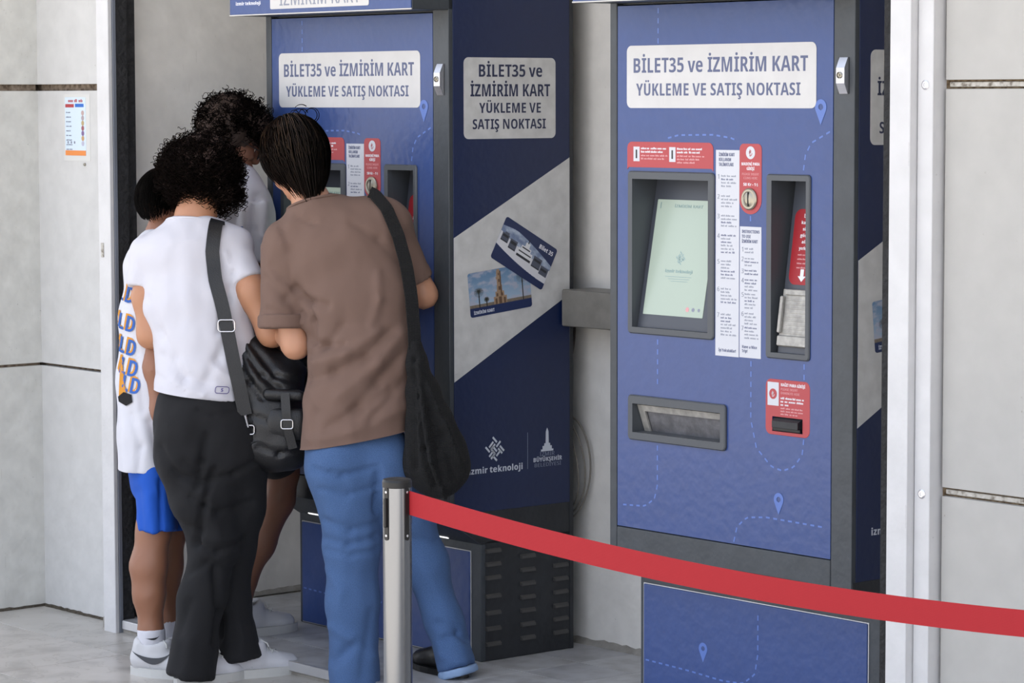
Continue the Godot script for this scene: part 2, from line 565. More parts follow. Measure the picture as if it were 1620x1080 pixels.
	M.skin_warm = skin(Color(0.70, 0.50, 0.38))
	M.skin_tan = skin(Color(0.56, 0.385, 0.295))
	M.skin_dark = skin(Color(0.475, 0.32, 0.245))
	M.hair_black = mat(Color(0.30, 0.245, 0.225), 0.55)
	M.hair_dark = mat(Color(0.25, 0.205, 0.185), 0.5)
	M.hair_short = mat(Color(0.28, 0.26, 0.25), 0.6)
	M.hair_brown = mat(Color(0.36, 0.27, 0.22), 0.5)
	M.hair_light = mat(Color(0.58, 0.45, 0.35), 0.5)
	for k in ["hair_black", "hair_dark", "hair_short"]:
		M[k].roughness = 0.65
		M[k].metallic_specular = 0.2
	M.eye_white = mat(Color(0.88, 0.86, 0.84), 0.2)
	M.iris = mat(Color(0.12, 0.08, 0.05), 0.2)
	M.brow = mat(Color(0.09, 0.07, 0.06), 0.7)
	M.lips = mat(Color(0.52, 0.29, 0.26), 0.5)
	M.lens = mat(Color(0.9, 0.92, 0.95, 0.12), 0.05)
	M.lens.transparency = BaseMaterial3D.TRANSPARENCY_ALPHA
	M.print_blue = mat(Color(0.24, 0.42, 0.74), 0.8)
	M.print_orange = mat(Color(0.90, 0.62, 0.24), 0.8)
	M.print_black = mat(Color(0.10, 0.10, 0.11), 0.8)
	M.print_purple = mat(Color(0.28, 0.22, 0.52), 0.8)

func cloth(c: Color, rough: float, n: Texture2D, scale: float, ns: float) -> StandardMaterial3D:
	var m := tri_tex(mat(c, rough), null, n, scale, ns, false)
	m.rim_enabled = true
	m.rim = 0.08
	return m

func skin(c: Color) -> StandardMaterial3D:
	var m := tri_tex(mat(c, 0.5), null, null, 1.0)
	m.subsurf_scatter_enabled = true
	m.subsurf_scatter_strength = 0.08
	return m

# ------------------------------------------------------------------ the place
func build_setting():
	# street floor: marble tiles laid in staggered rows, the plaza beyond as one slab
	var fl := struct("floor")
	pbox(fl, "tile_bed", M.grout, Vector3(-2.3, -0.12, 0.10), Vector3(3.6, -0.003, 3.25), 0.0)
	var row := 0
	var z := 0.186
	while z < 3.2:
		var x := -2.187 - 0.87 if row % 2 == 0 else -2.027 - 0.87
		while x < 3.5:
			var a: float = max(x, -2.2)
			var b: float = min(x + 0.87, 3.55)
			if b - a > 0.02:
				pbox(fl, "tile", M.marble if (row * 3 + int(x * 7.0)) % 3 else M.marble_b, Vector3(a + 0.0012, -0.03, z + 0.0012), Vector3(b - 0.0012, 0.0, z + 0.4338), 0.0012)
			x += 0.87
		z += 0.435
		row += 1
	var plaza := struct("floor_plaza")
	var ps := Soup.new()
	for r in [[-30.0, 3.23, 30.0, 40.0], [-30.0, -1.0, -2.2, 3.23], [3.55, -1.0, 30.0, 3.23]]:
		ps.box(Vector3(r[0], -0.12, r[1]), Vector3(r[2], -0.001, r[3]))
	part(plaza, "paving_slab", ps.mesh(), M.plaza)

	# raised alcove floor
	var step := struct("floor_alcove")
	pbox(step, "step_core", M.concrete, Vector3(-1.60, -0.02, -0.46), Vector3(1.90, 0.036, 0.412), 0.003)
	pbox(step, "edge_strip", M.edge_metal, Vector3(-1.47, 0.012, 0.408), Vector3(1.83, 0.042, 0.422), 0.003)
	for i in 16:
		for k in 4:
			var x0: float = max(-1.5475 + 0.2225 * i - 0.2225 * 0.0, -1.585)
			var x1: float = min(x0 + 0.2225, 1.845)
			var z0 := -0.445 + 0.2225 * k
			var z1: float = min(z0 + 0.2225, 0.408)
			if x1 - x0 > 0.02:
				pbox(step, "tile", M.tile if (i * 2 + k) % 3 else M.tile_b, Vector3(x0 + 0.001, 0.02, z0 + 0.001), Vector3(x1 - 0.001, 0.04, z1 - 0.001), 0.001)

	# left: a facade wall beside the opening and a return wall that comes forward
	var wl := struct("wall_left")
	pbox(wl, "backing", M.joint, Vector3(-2.30, -0.05, 0.02), Vector3(-1.60, 4.2, 0.31), 0.0)
	panels(wl, [[0.002, 0.8125], [0.8215, 1.7265], [1.7475, 2.66], [2.68, 4.2]], func(y0, y1): return [Vector3(-2.083, y0, 0.30), Vector3(-1.545, y1, 0.335)], M.plaster)
	var wf := struct("wall_far_left")
	pbox(wf, "backing", M.joint, Vector3(-2.40, -0.05, 0.335), Vector3(-2.092, 4.2, 0.70), 0.0)
	panels(wf, [[0.002, 0.8125], [0.8215, 1.7265], [1.7475, 2.66], [2.68, 4.2]], func(y0, y1): return [Vector3(-2.11, y0, 0.333), Vector3(-2.079, y1, 0.70)], M.plaster_old)
	pbox(wf, "end_panel", M.plaster_old, Vector3(-2.40, 0.002, 0.70), Vector3(-2.079, 4.2, 0.712), 0.002)
	# alcove: side walls and back wall
	var wa := struct("wall_alcove_left")
	pbox(wa, "panel", M.alcove, Vector3(-1.70, -0.05, -0.60), Vector3(-1.588, 3.0, 0.32), 0.002)
	var wb := struct("wall_back")
	pbox(wb, "panel", M.alcove, Vector3(-1.70, -0.05, -0.56), Vector3(1.95, 3.0, -0.44), 0.002)
	var bb := struct("baseboard_back")
	part(bb, "mortar_fillet", fillet(3.42, 0.017), M.concrete, Vector3(-1.585, 0.04, -0.44))
	var bl := struct("baseboard_left")
	part(bl, "mortar_fillet", fillet(0.82, 0.014), M.concrete, Vector3(-1.588, 0.04, 0.385), Vector3(0, PI / 2, 0))
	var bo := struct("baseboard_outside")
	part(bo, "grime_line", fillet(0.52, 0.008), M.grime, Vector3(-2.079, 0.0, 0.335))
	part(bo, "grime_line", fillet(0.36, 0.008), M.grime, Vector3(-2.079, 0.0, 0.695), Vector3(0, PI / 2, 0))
	var wr := struct("wall_alcove_right")
	pbox(wr, "panel", M.alcove, Vector3(1.87, -0.05, -0.56), Vector3(1.96, 3.0, 0.36), 0.002)
	# right: a cream panelled facade
	var rw := struct("wall_right")
	pbox(rw, "backing", M.rust, Vector3(1.90, -0.05, -0.2), Vector3(6.6, 4.2, 0.372), 0.0)
	for x in [1.957, 3.45, 4.95]:
		panels(rw, [[0.002, 0.786], [0.806, 1.718], [1.738, 2.66], [2.68, 4.2]], func(y0, y1): return [Vector3(x, y0, 0.36), Vector3(x + 1.485, y1, 0.386)], M.wall_cream)
		for y in [0.796, 1.728]:
			pbox(rw, "joint_strip", M.joint_strip, Vector3(x + 0.004, y - 0.006, 0.362), Vector3(x + 1.485, y + 0.006, 0.377), 0.002)
	# door posts of the opening
	var t1 := struct("trim_1")
	pbox(t1, "post", M.post, Vector3(-1.548, -0.002, 0.424), Vector3(-1.478, 3.0, 0.440), 0.003)
	pbox(t1, "post_core", M.post, Vector3(-1.548, -0.002, 0.32), Vector3(-1.515, 3.0, 0.425), 0.002)
	pbox(t1, "guide_rail", M.alu, Vector3(-1.514, -0.002, 0.410), Vector3(-1.477, 3.0, 0.4245), 0.002)
	pbox(t1, "seal_or_gap_shade", M.rubber, Vector3(-1.512, 0.0, 0.366), Vector3(-1.480, 3.0, 0.4095), 0.003)  # dark filler standing for the shaded gap between post and wall
	pbox(t1, "gap_shade_block", M.rubber, Vector3(-1.588, 0.0, 0.322), Vector3(-1.505, 3.0, 0.368), 0.002)  # gap behind the post filled dark, its shade put into the colour
	pbox(t1, "latch_plate", M.joint_strip, Vector3(-1.532, 1.20, 0.439), Vector3(-1.517, 1.245, 0.4425), 0.001)
	var t2 := struct("trim_2")
	pbox(t2, "post", M.post, Vector3(1.834, -0.002, 0.335), Vector3(1.899, 3.0, 0.440), 0.003)
	pbox(t2, "flange", M.post, Vector3(1.900, -0.002, 0.36), Vector3(1.948, 3.0, 0.418), 0.003)
	pbox(t2, "seal_or_gap_shade", M.rubber, Vector3(1.727, 0.0, 0.325), Vector3(1.838, 3.0, 0.345), 0.003)
	for y in [0.79, 1.727, 2.6]:
		var sc := part(t2, "screw", lathe([Vector2(0.011, 0), Vector2(0.011, 0.0015), Vector2(0.0075, 0.003), Vector2(0.0045, 0.003), Vector2(0.004, 0.0015), Vector2(0.0, 0.0015)], 20), M.chrome, Vector3(1.925, y, 0.4178), Vector3(PI / 2, 0, 0))
	# lintel over the opening and an unseen canopy, sized for how much sky light it lets in
	var lt := struct("wall_lintel")
	pbox(lt, "panel", M.plaster, Vector3(-1.70, 2.95, -0.1), Vector3(2.0, 4.2, 0.42), 0.003)
	var ca := struct("ceiling_alcove")
	pbox(ca, "panel", M.ceiling, Vector3(-1.75, 3.0, -0.6), Vector3(2.0, 3.1, 0.3), 0.003)
	var ce := struct("ceiling")
	pbox(ce, "canopy_slab", M.ceiling, Vector3(-14.0, 4.2, -0.6), Vector3(16.0, 4.42, 1.9), 0.004)

func panels(parent: Node, rows: Array, span: Callable, m: Material):
	for r in rows:
		var s: Array = span.call(r[0], r[1])
		pbox(parent, "panel", m, s[0], s[1], 0.0015)

# a rough mortar bead along +x that leans against a wall behind it
func fillet(length: float, r: float) -> ArrayMesh:
	var s := Soup.new()
	var n := int(length / 0.02)
	var g := RandomNumberGenerator.new()
	g.seed = 5
	var pts := []
	for k in n + 1:
		pts.append([r * g.randf_range(0.75, 1.25), r * g.randf_range(0.75, 1.3)])
	for k in n:
		var x0 := length * k / n
		var x1 := length * (k + 1) / n
		var f := Vector3(0, 0.7, 0.7)
		s.squad(Vector3(x0, pts[k][0], 0), Vector3(x1, pts[k + 1][0], 0), Vector3(x1, pts[k + 1][0] * 0.6, pts[k + 1][1] * 0.6), Vector3(x0, pts[k][0] * 0.6, pts[k][1] * 0.6), Vector3(0, 0.9, 0.4), Vector3(0, 0.9, 0.4), f, f)
		s.squad(Vector3(x0, pts[k][0] * 0.6, pts[k][1] * 0.6), Vector3(x1, pts[k + 1][0] * 0.6, pts[k + 1][1] * 0.6), Vector3(x1, 0, pts[k + 1][1]), Vector3(x0, 0, pts[k][1]), f, f, Vector3(0, 0.4, 0.9), Vector3(0, 0.4, 0.9))
	return s.mesh()

# ------------------------------------------------------------------ the ticket machines
# local axes: x from the left side (0) to the right side (0.905), y from the alcove floor, z = 0 at the base's front face
const ZF := 0.115
func build_machines():
	for k in 2:
		var label := "blue ticket machine the four people crowd around" if k == 0 else "blue ticket machine with its whole front in view behind the red belt"
		var t := thing("ticket_machine", label, "ticket machine", Vector3(-1.083 if k == 0 else 0.515, 0.04, 0.0), 0.0, "ticket machines in the alcove")
		machine(t)

func machine(t: Node3D):
	var W := 0.905
	# cabinet: the dark core behind the door, the base, the sloping underside
	pbox(t, "cabinet", M.body, Vector3(0.002, 0.36, -0.36), Vector3(W - 0.002, 2.2, 0.010), 0.002)
	var base := pbox(t, "base", M.frame, Vector3(0.0, 0.0, -0.36), Vector3(W, 0.36, 0.0), 0.003)
	part(t, "underside", underside(W), M.frame)
	for x in [0.06, 0.366, 0.674]:
		var l := part(t, "light_slot", plate(round_rect(0, -0.004, 0.09, 0.004, 0.004, 4), 0.002), M.led, Vector3(x, 0.3562, 0.0085), Vector3(atan2(0.115, 0.075), 0, 0))
	# front frame around the door
	pbox(t, "frame_stile", M.frame, Vector3(0.0, 0.425, -0.02), Vector3(0.0285, 1.95, ZF), 0.003)
	pbox(t, "frame_stile", M.frame, Vector3(0.8315, 0.425, -0.02), Vector3(W, 1.95, ZF), 0.003)
	pbox(t, "frame_rail", M.frame, Vector3(0.0285, 0.425, -0.02), Vector3(0.8315, 0.4965, ZF), 0.003)
	pbox(t, "frame_rail", M.frame, Vector3(0.0285, 1.9065, -0.02), Vector3(0.8315, 1.95, ZF - 0.02), 0.003)
	# latch in the right stile
	var la := Node3D.new()
	la.name = "latch"
	t.add_child(la, true)
	la.position = Vector3(0.848, 1.668, ZF)
	pbox(la, "pocket", M.body, Vector3(0, 0, -0.002), Vector3(0.038, 0.09, 0.0012), 0.0005)  # flat dark plate; the shade of a recess is in its colour
	var ls := Soup.new()
	var prof := [[0.0, 0.004], [0.026, 0.016], [0.064, 0.016], [0.09, 0.004]]
	for k in 3:
		var a: Array = prof[k]
		var b: Array = prof[k + 1]
		var f := Vector3(0, a[1] - b[1], b[0] - a[0]).normalized()
		ls.quad(Vector3(0.008, a[0], a[1]), Vector3(0.036, a[0], a[1]), Vector3(0.036, b[0], b[1]), Vector3(0.008, b[0], b[1]), f)
		ls.quad(Vector3(0.036, a[0], 0), Vector3(0.036, b[0], 0), Vector3(0.036, b[0], b[1]), Vector3(0.036, a[0], a[1]), Vector3.RIGHT)
		ls.quad(Vector3(0.008, a[0], 0), Vector3(0.008, b[0], 0), Vector3(0.008, b[0], b[1]), Vector3(0.008, a[0], a[1]), Vector3.LEFT)
	ls.quad(Vector3(0.008, 0, 0), Vector3(0.036, 0, 0), Vector3(0.036, 0, 0.004), Vector3(0.008, 0, 0.004), Vector3.DOWN)
	ls.quad(Vector3(0.008, 0.09, 0), Vector3(0.036, 0.09, 0), Vector3(0.036, 0.09, 0.004), Vector3(0.008, 0.09, 0.004), Vector3.UP)
	part(la, "lever", ls.mesh(), M.chrome)
	part(la, "keyhole", lathe([Vector2(0.0085, 0), Vector2(0.0085, 0.0025), Vector2(0.0065, 0.0035), Vector2(0.0055, 0.001), Vector2(0.003, 0.001), Vector2(0.0025, 0.0035), Vector2(0.0, 0.0035)], 18), M.coin, Vector3(0.020, 0.046, 0.016), Vector3(PI / 2, 0, 0))
	# door: one blue sheet with openings
	var zd := ZF - 0.012
	var door := part(t, "door", holed(0.0305, 0.4985, 0.8295, 1.9045, 0.010, [[0.090, 1.042, 0.392, 1.446], [0.616, 1.004, 0.748, 1.454], [0.094, 0.756, 0.442, 0.842], [0.6225, 0.807, 0.731, 0.845]]), M.front_blue, Vector3(0, 0, zd))
	var zf := zd + 0.010
	printed_front(door, 0.010)
	# screen: a frame around a tilted plate
	var sf := part(t, "screen_frame", bezel(0.075, 1.027, 0.409, 1.464, 0.0945, 1.045, 0.3875, 1.443, 0.006, 0.012, 0.09), M.bezel, Vector3(0, 0, zf))
	var sp := Node3D.new()
	sp.name = "screen"
	t.add_child(sp, true)
	sp.position = Vector3(0.241, 1.05, 0.100)
	sp.rotation.x = -atan2(0.070, 0.385)
	pbox(sp, "screen_plate", M.screen_plate, Vector3(-0.146, -0.012, -0.012), Vector3(0.146, 0.41, 0.0), 0.002)
	var sd := part(sp, "display", plate(round_rect(-0.128, 0.030, 0.103, 0.342, 0.002, 2), 0.0015), M.screen_glow, Vector3(0, 0, 0.0))
	weave_mark(sd, Vector3(-0.01, 0.186, 0.0016), 0.030, M.screen_mark)
	words(sd, "lettering", "izmir teknoloji", 0.0085, Vector3(-0.01, 0.150, 0.0018), M.screen_mark, 0.105)
	for k in 3:
		pbox(sd, "caption_line", M.screen_mark, Vector3(-0.06 + 0.012 * k, 0.1345 - 0.006 * k, 0.0012), Vector3(0.04 - 0.006 * k, 0.1357 - 0.006 * k, 0.0019), 0.0)
	for k in 3:
		part(sd, "button", plate(disc(0.042 + 0.022 * k, 0.050, 0.0065 - 0.001 * k, 16), 0.0019), M.text_grey if k else M.text_pale)
	pbox(sd, "banner_line", M.screen_mark, Vector3(-0.115, 0.318, 0.0012), Vector3(-0.112, 0.334, 0.0019), 0.0)
	words(sd, "lettering", "İZMİRİM KART", 0.008, Vector3(-0.005, 0.325, 0.0018), M.screen_mark, 0.11, false)
	# card slot: a narrow frame with a tilted tray
	part(t, "card_frame", bezel(0.600, 0.994, 0.756, 1.465, 0.6205, 1.0095, 0.7425, 1.4485, 0.006, 0.010, 0.09), M.bezel, Vector3(0, 0, zf))
	var cp := Node3D.new()
	cp.name = "card_reader"
	t.add_child(cp, true)
	cp.position = Vector3(0.690, 1.013, 0.104)
	cp.rotation.x = -atan2(0.060, 0.420)
	pbox(cp, "reader_plate", M.screen_plate, Vector3(-0.060, -0.01, -0.012), Vector3(0.055, 0.438, 0.0), 0.002)
	var rl := part(cp, "red_label", plate(round_rect(-0.046, 0.172, 0.047, 0.366, 0.022), 0.001), M.red_deep)
	var lines := ["İzmirim", "kartınızı", "simge", "görülen", "alana", "yerleştirin"]
	for k in 6:
		words(rl, "lettering", lines[k], 0.008, Vector3(0.006, 0.348 - 0.0165 * k, 0.0012), M.text_white, 0.052 if k in [1, 3, 5] else 0.038)
	for k in 4:
		print_line(rl, Vector3(-0.022, 0.249 - 0.011 * k, 0.0012), 0.055, 0.004, M.text_pale)
	part(rl, "arrow", plate(PackedVector2Array([Vector2(0.0, 0.180), Vector2(0.014, 0.194), Vector2(0.006, 0.194), Vector2(0.006, 0.212), Vector2(-0.006, 0.212), Vector2(-0.006, 0.194), Vector2(-0.014, 0.194)]), 0.0008), M.text_white, Vector3(0, 0, 0.001))
	var tr := pbox(cp, "card_tray", M.steel, Vector3(-0.056, 0.012, 0.0), Vector3(0.054, 0.160, 0.006), 0.002)
	pbox(tr, "tray_wall", M.steel, Vector3(-0.055, -0.040, 0.003), Vector3(-0.043, 0.055, 0.014), 0.003)
	pbox(tr, "tray_wall", M.steel, Vector3(-0.055, -0.073, 0.003), Vector3(0.054, -0.046, 0.010), 0.003)
	pbox(tr, "tray_wall", M.steel, Vector3(-0.043, 0.058, 0.003), Vector3(0.054, 0.073, 0.008), 0.003)
	for k in 9:
		pbox(tr, "rib", M.steel, Vector3(-0.040, -0.040 + 0.0105 * k, 0.003), Vector3(0.054, -0.036 + 0.0105 * k, 0.0045), 0.0006)
	# coin slot
	var cs := part(t, "coin_slot", lathe([Vector2(0.028, 0), Vector2(0.028, 0.004), Vector2(0.025, 0.0065), Vector2(0.020, 0.0065), Vector2(0.0185, 0.005), Vector2(0.012, 0.007), Vector2(0.0, 0.008)], 36), M.coin, Vector3(0.538, 1.399, zf + 0.001), Vector3(PI / 2, 0, 0))
	pbox(cs, "slit", M.black, Vector3(-0.002, 0.004, -0.018), Vector3(0.002, 0.0085, 0.018), 0.0004)
	# banknote reader
	var bn := Node3D.new()
	bn.name = "banknote_reader"
	t.add_child(bn, true)
	bn.position = Vector3(0.6225, 0.807, zf)
	pbox(bn, "mouth", M.black, Vector3(-0.001, -0.001, -0.05), Vector3(0.1095, 0.039, -0.012), 0.001)
	pbox(bn, "lip", M.black, Vector3(0.004, 0.001, -0.02), Vector3(0.104, 0.012, 0.006), 0.003)
	part(bn, "hood", hood(0.100, 0.030), M.body, Vector3(0.004, 0.011, -0.012))
	words(bn, "lettering", "IN", 0.006, Vector3(0.016, 0.026, -0.0045), M.text_white)
	# ticket tray
	part(t, "tray_frame", bezel(0.078, 0.739, 0.456, 0.861, 0.0985, 0.7605, 0.4375, 0.838, 0.008, 0.012, 0.085), M.bezel, Vector3(0, 0, zf))
	pbox(t, "tray_back", M.well, Vector3(0.098, 0.75, 0.014), Vector3(0.438, 0.84, 0.020), 0.0)
	var fp := Node3D.new()
	fp.name = "tray_flap"
	t.add_child(fp, true)
	fp.position = Vector3(0.268, 0.836, 0.099)
	fp.rotation.x = 0.36
	part(fp, "flap_rim", holed(-0.168, -0.088, 0.168, 0.0, 0.006, [[-0.145, -0.1, 0.150, -0.018]]), M.steel)
	pbox(fp, "flap_plate", M.steel_dark, Vector3(-0.150, -0.092, -0.010), Vector3(0.155, -0.014, -0.002), 0.001)
	# header sign
	var hd := pbox(t, "header", M.frame, Vector3(0.0, 1.912, -0.36), Vector3(W, 2.30, 0.247), 0.003)
	header_sign(hd)
	pbox(t, "header_trim", M.label_white, Vector3(0.0, 1.9115, 0.2465), Vector3(W, 1.9155, 0.2510), 0.001)
	# base front panel
	var bp := pbox(t, "base_panel", M.front_blue, Vector3(0.018, 0.006, 0.0), Vector3(0.858, 0.325, 0.006), 0.003)
	pbox(t, "base_panel_edge", M.edge_metal, Vector3(0.015, 0.0035, -0.001), Vector3(0.861, 0.3275, 0.0025), 0.001)
	var c := Vector3(0.438, 0.1655, 0)
	dashes(bp, curve_points([Vector2(0.025, 0.114), Vector2(0.20, 0.108), Vector2(0.33, 0.100), Vector2(0.41, 0.104), Vector2(0.455, 0.135), Vector2(0.466, 0.19), Vector2(0.466, 0.315)]), 0.003, c)
	map_pin(bp, Vector3(0.257, 0.139, 0.003) - c, 0.055)
	# right side: printed panel, louvres in the base
	var sd2 := Node3D.new()
	sd2.name = "side_panel"
	t.add_child(sd2, true)
	sd2.position = Vector3(W, 0, 0)
	sd2.rotation.y = PI / 2      # local x now runs to the back, local z out of the side
	printed_side(sd2)
	for col in [[0.044, [0.330, 0.290, 0.250, 0.195, 0.145, 0.098, 0.052]], [0.178, [0.301, 0.260, 0.219, 0.178, 0.138, 0.096, 0.055]], [0.308, [0.301, 0.260, 0.219, 0.179, 0.138, 0.097, 0.056]]]:
		for y in col[1]:
			part(base, "louvre", hood(0.058, 0.013), M.louvre, Vector3(W / 2, y - 0.1865, 0.209 - col[0]), Vector3(0, PI / 2, 0))
	pbox(base, "side_cover", M.body, Vector3(W / 2 - 0.001, -0.178, -0.178), Vector3(W / 2 + 0.0015, 0.178, 0.163), 0.0005)

func underside(W: float) -> ArrayMesh:
	var s := Soup.new()
	var pr := PackedVector2Array([Vector2(0.0, 0.35), Vector2(0.115, 0.425), Vector2(0.115, 0.43), Vector2(-0.36, 0.43), Vector2(-0.36, 0.35)])   # (z, y)
	for k in pr.size():
		var a := pr[k]
		var b := pr[(k + 1) % pr.size()]
		var d := (b - a).normalized()
		s.quad(Vector3(0, a.y, a.x), Vector3(W, a.y, a.x), Vector3(W, b.y, b.x), Vector3(0, b.y, b.x), Vector3(0, -d.x, d.y))
	for x in [0.0, W]:
		for k in range(1, pr.size() - 1):
			var f := Vector3(-1 if x == 0.0 else 1, 0, 0)
			s.tri(Vector3(x, pr[0].y, pr[0].x), Vector3(x, pr[k].y, pr[k].x), Vector3(x, pr[k + 1].y, pr[k + 1].x), f, f, f)
	return s.mesh()

# a small pressed hood: w wide, h tall, leaning out at its lower edge
func hood(w: float, h: float) -> ArrayMesh:
	var s := Soup.new()
	var d := h * 0.75
	var a := [Vector3(0, h, 0), Vector3(w, h, 0), Vector3(w * 0.96, h * 0.55, d), Vector3(w * 0.04, h * 0.55, d), Vector3(w * 0.04, 0, d), Vector3(w * 0.96, 0, d), Vector3(0, 0, 0), Vector3(w, 0, 0)]
	s.quad(a[0], a[1], a[2], a[3], Vector3(0, 0.8, 0.6))
	s.quad(a[3], a[2], a[5], a[4], Vector3(0, 0, 1))
	s.quad(a[4], a[5], a[7], a[6], Vector3(0, -1, 0))
	s.tri(a[0], a[3], a[6], Vector3.LEFT, Vector3.LEFT, Vector3.LEFT)
	s.tri(a[3], a[4], a[6], Vector3.LEFT, Vector3.LEFT, Vector3.LEFT)
	s.tri(a[1], a[2], a[7], Vector3.RIGHT, Vector3.RIGHT, Vector3.RIGHT)
	s.tri(a[2], a[5], a[7], Vector3.RIGHT, Vector3.RIGHT, Vector3.RIGHT)
	return s.mesh()

# a line of small print: a row of word-long marks
func print_line(parent: Node, at: Vector3, length: float, h: float, m: Material):
	var s := Soup.new()
	var x := 0.0
	while x < length - h:
		var w: float = min(rng.randf_range(1.6, 4.5) * h, length - x)
		# each word a row of short strokes
		var c := 0.0
		while c < w - 0.3 * h:
			var up := h * (1.0 if rng.randf() < 0.25 else 0.72)
			s.box(Vector3(x + c, -h / 2, 0), Vector3(x + c + h * 0.42, -h / 2 + up, 0.0004))
			c += h * 0.62
		x += w + h * 0.6
	part(parent, "small_print", s.mesh(), m, at)

func curve_points(p: Array) -> PackedVector2Array:
	var c := Curve2D.new()
	for k in p.size():
		var t: Vector2 = (p[min(k + 1, p.size() - 1)] - p[max(k - 1, 0)]) * 0.18
		c.add_point(p[k], -t, t)
	return c.get_baked_points()

# a dashed route printed along a line
func dashes(parent: Node, pts: PackedVector2Array, z: float, off: Vector3):
	var c := Curve2D.new()
	for p in pts:
		c.add_point(p)
	var s := Soup.new()
	var L := c.get_baked_length()
	var d := 0.004
	while d + 0.014 < L:
		var a := c.sample_baked(d)
		var b := c.sample_baked(d + 0.014)
		var q := (b - a).normalized().orthogonal() * 0.0023
		s.quad(v3(a + q, z + 0.0004) - off, v3(b + q, z + 0.0004) - off, v3(b - q, z + 0.0004) - off, v3(a - q, z + 0.0004) - off, Vector3.BACK)
		d += 0.0265
	part(parent, "dashed_route", s.mesh(), M.dash_blue)

func map_pin(parent: Node, at: Vector3, h: float):
	var r := h * 0.30
	var outer := PackedVector2Array()
	var n := 20
	for k in n + 1:
		var a := -0.45 + (PI + 0.9) * k / n
		outer.append(Vector2(cos(a) * r, sin(a) * r + h * 0.68))
	outer.append(Vector2(0, 0))
	var s := Soup.new()
	for k in outer.size():
		var a := outer[k]
		var b := outer[(k + 1) % outer.size()]
		var ctr := Vector2(0, h * 0.68)
		var ia := ctr + (a - ctr).normalized() * r * 0.42
		var ib := ctr + (b - ctr).normalized() * r * 0.42
		s.quad(v3(a, 0.0005), v3(b, 0.0005), v3(ib, 0.0005), v3(ia, 0.0005), Vector3.BACK)
	part(parent, "map_pin", s.mesh(), M.dash_blue, at)

# a woven square emblem standing on its corner
func weave_mark(parent: Node, at: Vector3, size: float, m: Material):
	var s := Soup.new()
	var u := size / 6.2
	for i in 3:
		for j in 3:
			for k in 2:
				var c := Vector2((i - 1) * 2.0, (j - 1) * 2.0)
				var hw := Vector2(1.15, 0.32) if (i + j + k) % 2 else Vector2(0.32, 1.15)
				if k == 1:
					c += Vector2(1.0, 0.0) if (i + j) % 2 else Vector2(0.0, 1.0)
					if i == 2 or j == 2:
						continue
				var q := []
				for e in [[-1, -1], [1, -1], [1, 1], [-1, 1]]:
					q.append(v3(((c + hw * Vector2(e[0], e[1])) * u).rotated(PI / 4), 0.0))
				s.quad(q[0], q[1], q[2], q[3], Vector3.BACK)
	part(parent, "woven_emblem", s.mesh(), m, at)

func header_sign(hd: Node3D):
	var c := Vector3(0.4525, 2.106, -0.0565)
	var z := 0.247
	pbox(hd, "sign_face", M.front_blue, Vector3(0.002, 1.9155, z - 0.001) - c, Vector3(0.903, 2.295, z + 0.003) - c, 0.001)
	var o := part(hd, "sign_plate", plate(round_rect(0.217, 1.928, 0.707, 2.20, 0.006), 0.0015), M.label_white, Vector3(0, 0, z + 0.003) - c)
	words(o, "lettering", "İZMİRİM KART", 0.046, Vector3(0.465, 1.960, 0.0017), M.text_grey, 0.40, false)
	words(hd, "lettering", "izmir teknoloji", 0.010, Vector3(0.100, 1.9485, z + 0.0032) - c, M.text_white, 0.130)
	words(hd, "lettering", "BELEDİYESİ", 0.008, Vector3(0.80, 1.945, z + 0.0032) - c, M.logo_dim, 0.08, false)

